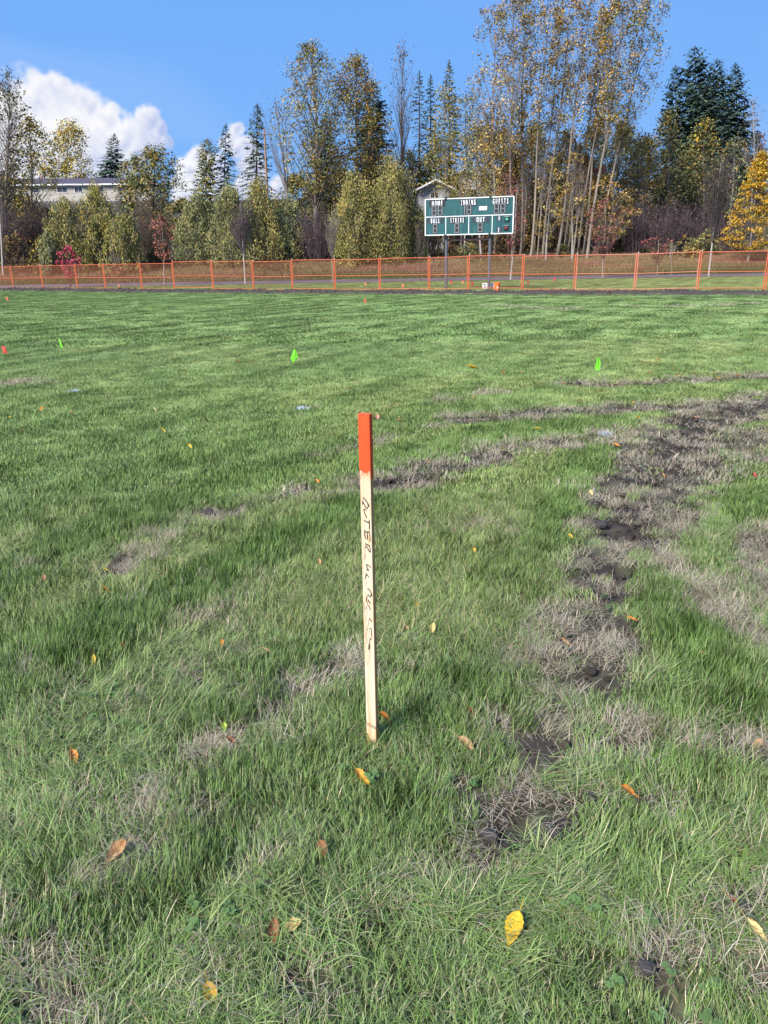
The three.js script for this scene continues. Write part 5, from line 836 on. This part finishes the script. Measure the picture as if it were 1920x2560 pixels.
sap(1714, 908, 906, 611, 470, 30, 67, 14, 'thin dark sapling left of the scoreboard', { bark: 'brown', boleBark: 'dark', tr: 0.035, bole: 0.3 });
sap(1715, 1450, 1452, 595, 520, 20, 71, 8, 'very thin pale sapling right of the small dark red maple', { bark: 'pale', boleBark: 'pale', tr: 0.03, bole: 0.5 });
sap(1716, 3, -2, 580, 420, 26, 78, 10, 'pale trunk cut by the left edge of the picture', { bark: 'grey', boleBark: 'white', tr: 0.11, bole: 0.6 });

// ---------------------------------------------------------------- fallen leaves
const leafMat = new THREE.MeshPhysicalMaterial({ vertexColors: true, roughness: 0.55, side: THREE.DoubleSide, transmission: 0.12, thickness: 0, specularIntensity: 0.5 }); leafMat.roughness = 0.6;
const LC = { yellow: [0.70, 0.46, 0.03], pale: [0.66, 0.55, 0.22], lime: [0.34, 0.48, 0.05], orange: [0.62, 0.23, 0.03], tan: [0.50, 0.30, 0.14], brown: [0.24, 0.10, 0.04], mustard: [0.48, 0.28, 0.02], red: [0.42, 0.06, 0.025], pink: [0.55, 0.27, 0.20] };
function leafGeo(R, col, round, curl) {                       // a blade with a midrib fold, a curled edge, a stalk and a few blotches
  const b = new MB(), N = 14, m = 4, spot = [0.3, 0.1, 0.04];
  for (let i = 0; i <= N; i++) {
    const t = i / N, w = (round ? Math.pow(Math.sin(Math.PI * Math.pow(t, 0.75)), 1.0) * 0.27 : Math.pow(Math.sin(Math.PI * Math.pow(t, 0.85)), 0.9) * 0.22) * (i === 0 || i === N ? 0.02 : 1);
    for (let j = -m; j <= m; j++) { const u = j / m, n = fbm(t * 5 + curl * 30, u * 3 + 7, 3), k = sstep(0.5, 0.72, n) * 0.7, v = 0.85 + 0.3 * fbm(t * 14, u * 6 + curl * 50, 2) - (j === 0 ? 0.25 : Math.abs(((t * 9 + Math.abs(u) * 1.5) % 1) - 0.5) < 0.12 ? 0.14 : 0); b.v(u * w * (1 - (Math.abs(u) > 0.9 ? 0.14 * (i % 2) : 0)), Math.abs(u) * w * (0.35 + curl * 0.7) + Math.sin(t * Math.PI) * -0.06 + curl * 0.5 * (t - 0.5) ** 2 + 0.02 * Math.sin(t * 17 + u * 4), t - 0.5, 0, 1, 0, col.map((c, q) => lerp(c, spot[q], k) * v)); }
  }
  const W = 2 * m + 1; for (let i = 0; i < N; i++) for (let j = 0; j < 2 * m; j++) { const a = i * W + j; b.i.push(a, a + W, a + W + 1, a, a + W + 1, a + 1); }
  const g = b.geo(); g.computeVertexNormals(); const p = new MB(); p.tube([V3(0, 0, -0.5), V3(0.03, 0.04, -0.65), V3(0.02, 0.1, -0.85)], [0.013, 0.011, 0.009], 5, col.map((c) => c * 0.7)); return [g, p.geo()];
}
const LEAVES = [
  [228, 1227, 'yellow', 0.045, 1.4, 0, 'bright yellow leaf on the left, upper one of two'], [229, 1274, 'orange', 0.055, 1.2, 0, 'orange yellow leaf on the left, lower one of two'], [204, 1433, 'yellow', 0.05, 0.3, 0, 'upright yellow willow leaf in long grass on the left'], [122, 1391, 'tan', 0.05, 1.5, 0, 'pale tan narrow leaf near the left edge'],
  [265, 1402, 'red', 0.035, 0.8, 1, 'small rust red leaf left of the stake, in lush grass'], [96, 1250, 'pink', 0.035, 0.4, 1, 'small pinkish tan leaf near the left edge'], [160, 1644, 'orange', 0.055, 0.6, 1, 'orange leaf at the lower left edge of the lawn'], [252, 1848, 'tan', 0.075, -0.6, 1, 'large tan curled leaf at the lower left'],
  [483, 1575, 'lime', 0.045, 0.1, 1, 'lime green leaf left of the foot of the stake'], [575, 1405, 'tan', 0.045, 1.3, 0, 'tan yellow leaf left of the stake'], [481, 1396, 'orange', 0.034, 0.2, 1, 'small orange leaf left of the stake'], [934, 1363, 'pale', 0.06, -0.25, 0, 'pale yellow pointed leaf right of the stake'],
  [1024, 1190, 'yellow', 0.05, 0.2, 1, 'yellow leaf right of the stake lettering'], [1222, 1392, 'tan', 0.055, 1.0, 0, 'long pale tan leaf on the worn track'], [1276, 1068, 'pale', 0.05, 0.4, 1, 'pale yellow leaf right of the stake, left of the churned track'], [783, 1683, 'mustard', 0.07, 0.75, 0, 'curled orange brown leaf just below the stake'],
  [1008, 1608, 'tan', 0.075, 0.9, 1, 'folded tan orange leaf right of the foot of the stake'], [1361, 1709, 'orange', 0.065, 1.3, 1, 'orange brown leaf on dark earth at the lower right'], [1637, 1606, 'tan', 0.055, -0.9, 1, 'tan orange leaf at the right edge'], [1110, 2010, 'yellow', 0.085, -0.5, 1, 'large yellow orange leaf at the bottom right of centre'],
  [628, 2000, 'pale', 0.06, -1.2, 1, 'smooth pale yellow round leaf at the bottom'], [590, 2012, 'brown', 0.065, 0.0, 0, 'red brown narrow leaf beside the pale yellow one at the bottom'], [455, 2145, 'mustard', 0.06, 0.5, 1, 'mustard yellow leaf at the bottom edge, half sunk in grass'], [697, 1833, 'brown', 0.055, 0.4, 1, 'brown orange leaf low below the stake'],
  [1600, 1946, 'red', 0.06, 1.0, 1, 'rusty brown leaf on earth at the lower right edge'], [1632, 2015, 'pale', 0.06, 0.6, 0, 'pale orange narrow leaf at the lower right edge'], [815, 903, 'pink', 0.10, 0.2, 1, 'pinkish tan round leaf just right of the stake top'], [832, 1550, 'orange', 0.055, 1.4, 1, 'orange leaf half behind the foot of the stake'],
  [926, 993, 'orange', 0.06, 1.0, 0, 'orange leaf on churned earth right of the stake top'], [1365, 1340, 'orange', 0.05, 1.3, 0, 'orange brown leaf on straw right of the worn track'], [1521, 1417, 'tan', 0.05, 1.4, 0, 'tan leaf in dark green grass on the right'], [1630, 1028, 'red', 0.05, 0.1, 0, 'small rust red leaf near the right edge'], [1018, 1540, 'red', 0.04, 0.8, 0, 'dark red leaf sunk in grass right of the stake'],
  [690, 1217, 'tan', 0.04, 0.3, 1, 'small tan leaf left of the stake lettering'], [902, 1310, 'mustard', 0.035, 1.0, 0, 'small mustard leaf close to the right of the stake'], [686, 1042, 'orange', 0.05, 0.7, 0, 'orange leaf on straw left of the painted stake top'], [500, 1606, 'brown', 0.05, 1.1, 0, 'brown leaf on a tuft of straw left of the stake foot'],
  [88, 881, 'orange', 0.09, 0.0, 0, 'upright orange leaf far left on the lawn'], [334, 884, 'pale', 0.07, 0.8, 0, 'pale tan leaf on the far left lawn'], [410, 966, 'yellow', 0.07, 0.9, 0, 'yellow leaf on the lawn left of the stake top'], [353, 930, 'yellow', 0.07, 1.2, 0, 'yellow leaf on the lawn above a darker band'], [1020, 793, 'yellow', 0.16, 1.5, 0, 'large yellow leaf on the lawn between two lime flags'],
  [1088, 807, 'orange', 0.09, 1.0, 1, 'orange yellow leaf on the lawn between two lime flags'], [515, 782, 'brown', 0.10, 1.2, 1, 'dark brown leaf on the lawn left of the middle lime flag'], [1233, 1155, 'yellow', 0.04, 0.7, 1, 'small yellow leaf left of the worn track'], [880, 1355, 'tan', 0.03, 0.4, 1, 'small tan leaf close to the stake'], [1435, 1018, 'orange', 0.04, 0.5, 1, 'orange leaf on the churned earth track'], [1332, 962, 'orange', 0.06, 1.0, 1, 'orange leaf at the left of the churned track'], [1368, 870, 'yellow', 0.06, 1.0, 1, 'yellow leaf above the churned track'],
];
LEAVES.forEach(([x, y, c, s, turn, round, label], k) => {
  const R = rng(3000 + k), g = G(x, y, 0.04), o = thing('fallen_leaf', label, 'leaf', V3(g.x, height(g.x, g.z) + 0.036 + 0.012 * R(), g.z), turn, 'fallen leaves on the grass'); o.scale.setScalar(s * 1.05); o.rotation.order = 'YXZ'; o.rotation.x = 0.25 + R() * 0.45; o.rotation.z = (R() - 0.5) * 0.6;
  const [a, b] = leafGeo(R, LC[c], round, R()); mesh('blade', a, leafMat, o); mesh('stalk', b, M.vcol, o);
});
{
  const R = rng(71), b = leafGeo(R, [0.9, 0.9, 0.9], 0, 0.4)[0], root = stuff('scattered_leaves', 'many small yellow and tan leaves strewn over the far lawn and road verge', 'leaves'), s = new Scatter(b, leafMat), cols = [LC.yellow, LC.pale, LC.tan, LC.mustard, LC.orange];
  for (let k = 0; k < 420; k++) {
    const t = R(), zone = t < 0.45 ? 0 : t < 0.8 ? 1 : 2; let x, d;
    if (zone === 0) { d = 10 + 24 * Math.pow(R(), 1.3); x = d * (0.18 + 0.42 * R()); } else if (zone === 1) { d = 7 + 38 * R(); x = (R() - 0.5) * 1.15 * d; } else { d = 60 + 20 * R(); x = (R() - 0.3) * 60; }
    if (d > roadNear(x) - 1 && d < roadFar(x)) { d = roadNear(x) - 1 - 8 * R(); }
    const z = (0.05 + 0.04 * R()) * (d > 40 ? 1.7 : 1), c = pick(cols, R), v = 0.75 + 0.4 * R(); s.add(x, height(x, -d) + 0.06 + (d > 74 ? 0.15 : 0), -d, R() * 6.28, z, z, c.map((q) => q * v), 0.6 * (R() - 0.3));
  }
  s.build('leaves', root);
}
// ---------------------------------------------------------------- clods of dark earth lying on the grass
[[1100, 1706, 0.034, 'flat grey clod of earth on worn grass at the lower right'], [1041, 1996, 0.022, 'round dark clod alone in the grass at the bottom right of centre'], [690, 1356, 0.024, 'dark clod in a nest of straw left of the stake'], [425, 1474, 0.03, 'dark clod in the grass left of the stake foot'], [1058, 1806, 0.03, 'dark clod of earth left of the lower churned hollow'], [950, 1722, 0.03, 'crumbling dark clod right below the stake'], [1300, 1136, 0.05, 'dark clod at the left edge of the churned track'], [1605, 1960, 0.04, 'black clod beside a rusty leaf at the right edge'], [1270, 1716, 0.03, 'dark clod left of the orange leaf on bare earth'], [1195, 1800, 0.035, 'dark clod at the right of the lower churned hollow'], [1160, 1795, 0.028, 'small dark clod in the lower churned hollow'], [1395, 2105, 0.028, 'dark clod in the straw at the bottom right'], [450, 1112, 0.05, 'dark clod in thin grass far left of the stake'], [1250, 830, 0.05, 'small dark clod left of the bare strip by the right flag']].forEach(([x, y, s, label], k) => {
  const R = rng(5000 + k), g = G(x, y, 0.015), geo = new THREE.IcosahedronGeometry(1, 4), p = geo.attributes.position;
  for (let i = 0; i < p.count; i++) { const v = V3(p.getX(i), p.getY(i), p.getZ(i)), f = 0.72 + 0.5 * fbm(v.x * 1.3 + k * 9, v.y * 1.3 + v.z * 1.9, 3) + 0.16 * fbm(v.x * 6 + k, v.z * 6 + v.y * 5, 3); v.multiplyScalar(f); p.setXYZ(i, v.x * 1.25, v.y * 0.7, v.z); }
  geo.computeVertexNormals(); const c = new Float32Array(p.count * 3); for (let i = 0; i < p.count; i++) { const v = 0.7 + 0.6 * fbm(p.getX(i) * 5, p.getZ(i) * 5 + k, 2); c.set([0.042 * v, 0.036 * v, 0.036 * v], i * 3); } geo.setAttribute('color', new THREE.BufferAttribute(c, 3));
  const o = mesh('dirt_clod', geo, M.vcol); o.position.set(g.x, height(g.x, g.z) + s * 0.3 + 0.014, g.z); o.scale.setScalar(s * 0.62); o.rotation.y = R() * 6; tag(o, label, 'dirt clod', 'clods of earth on the lawn');
});


renderer.render(scene, camera);
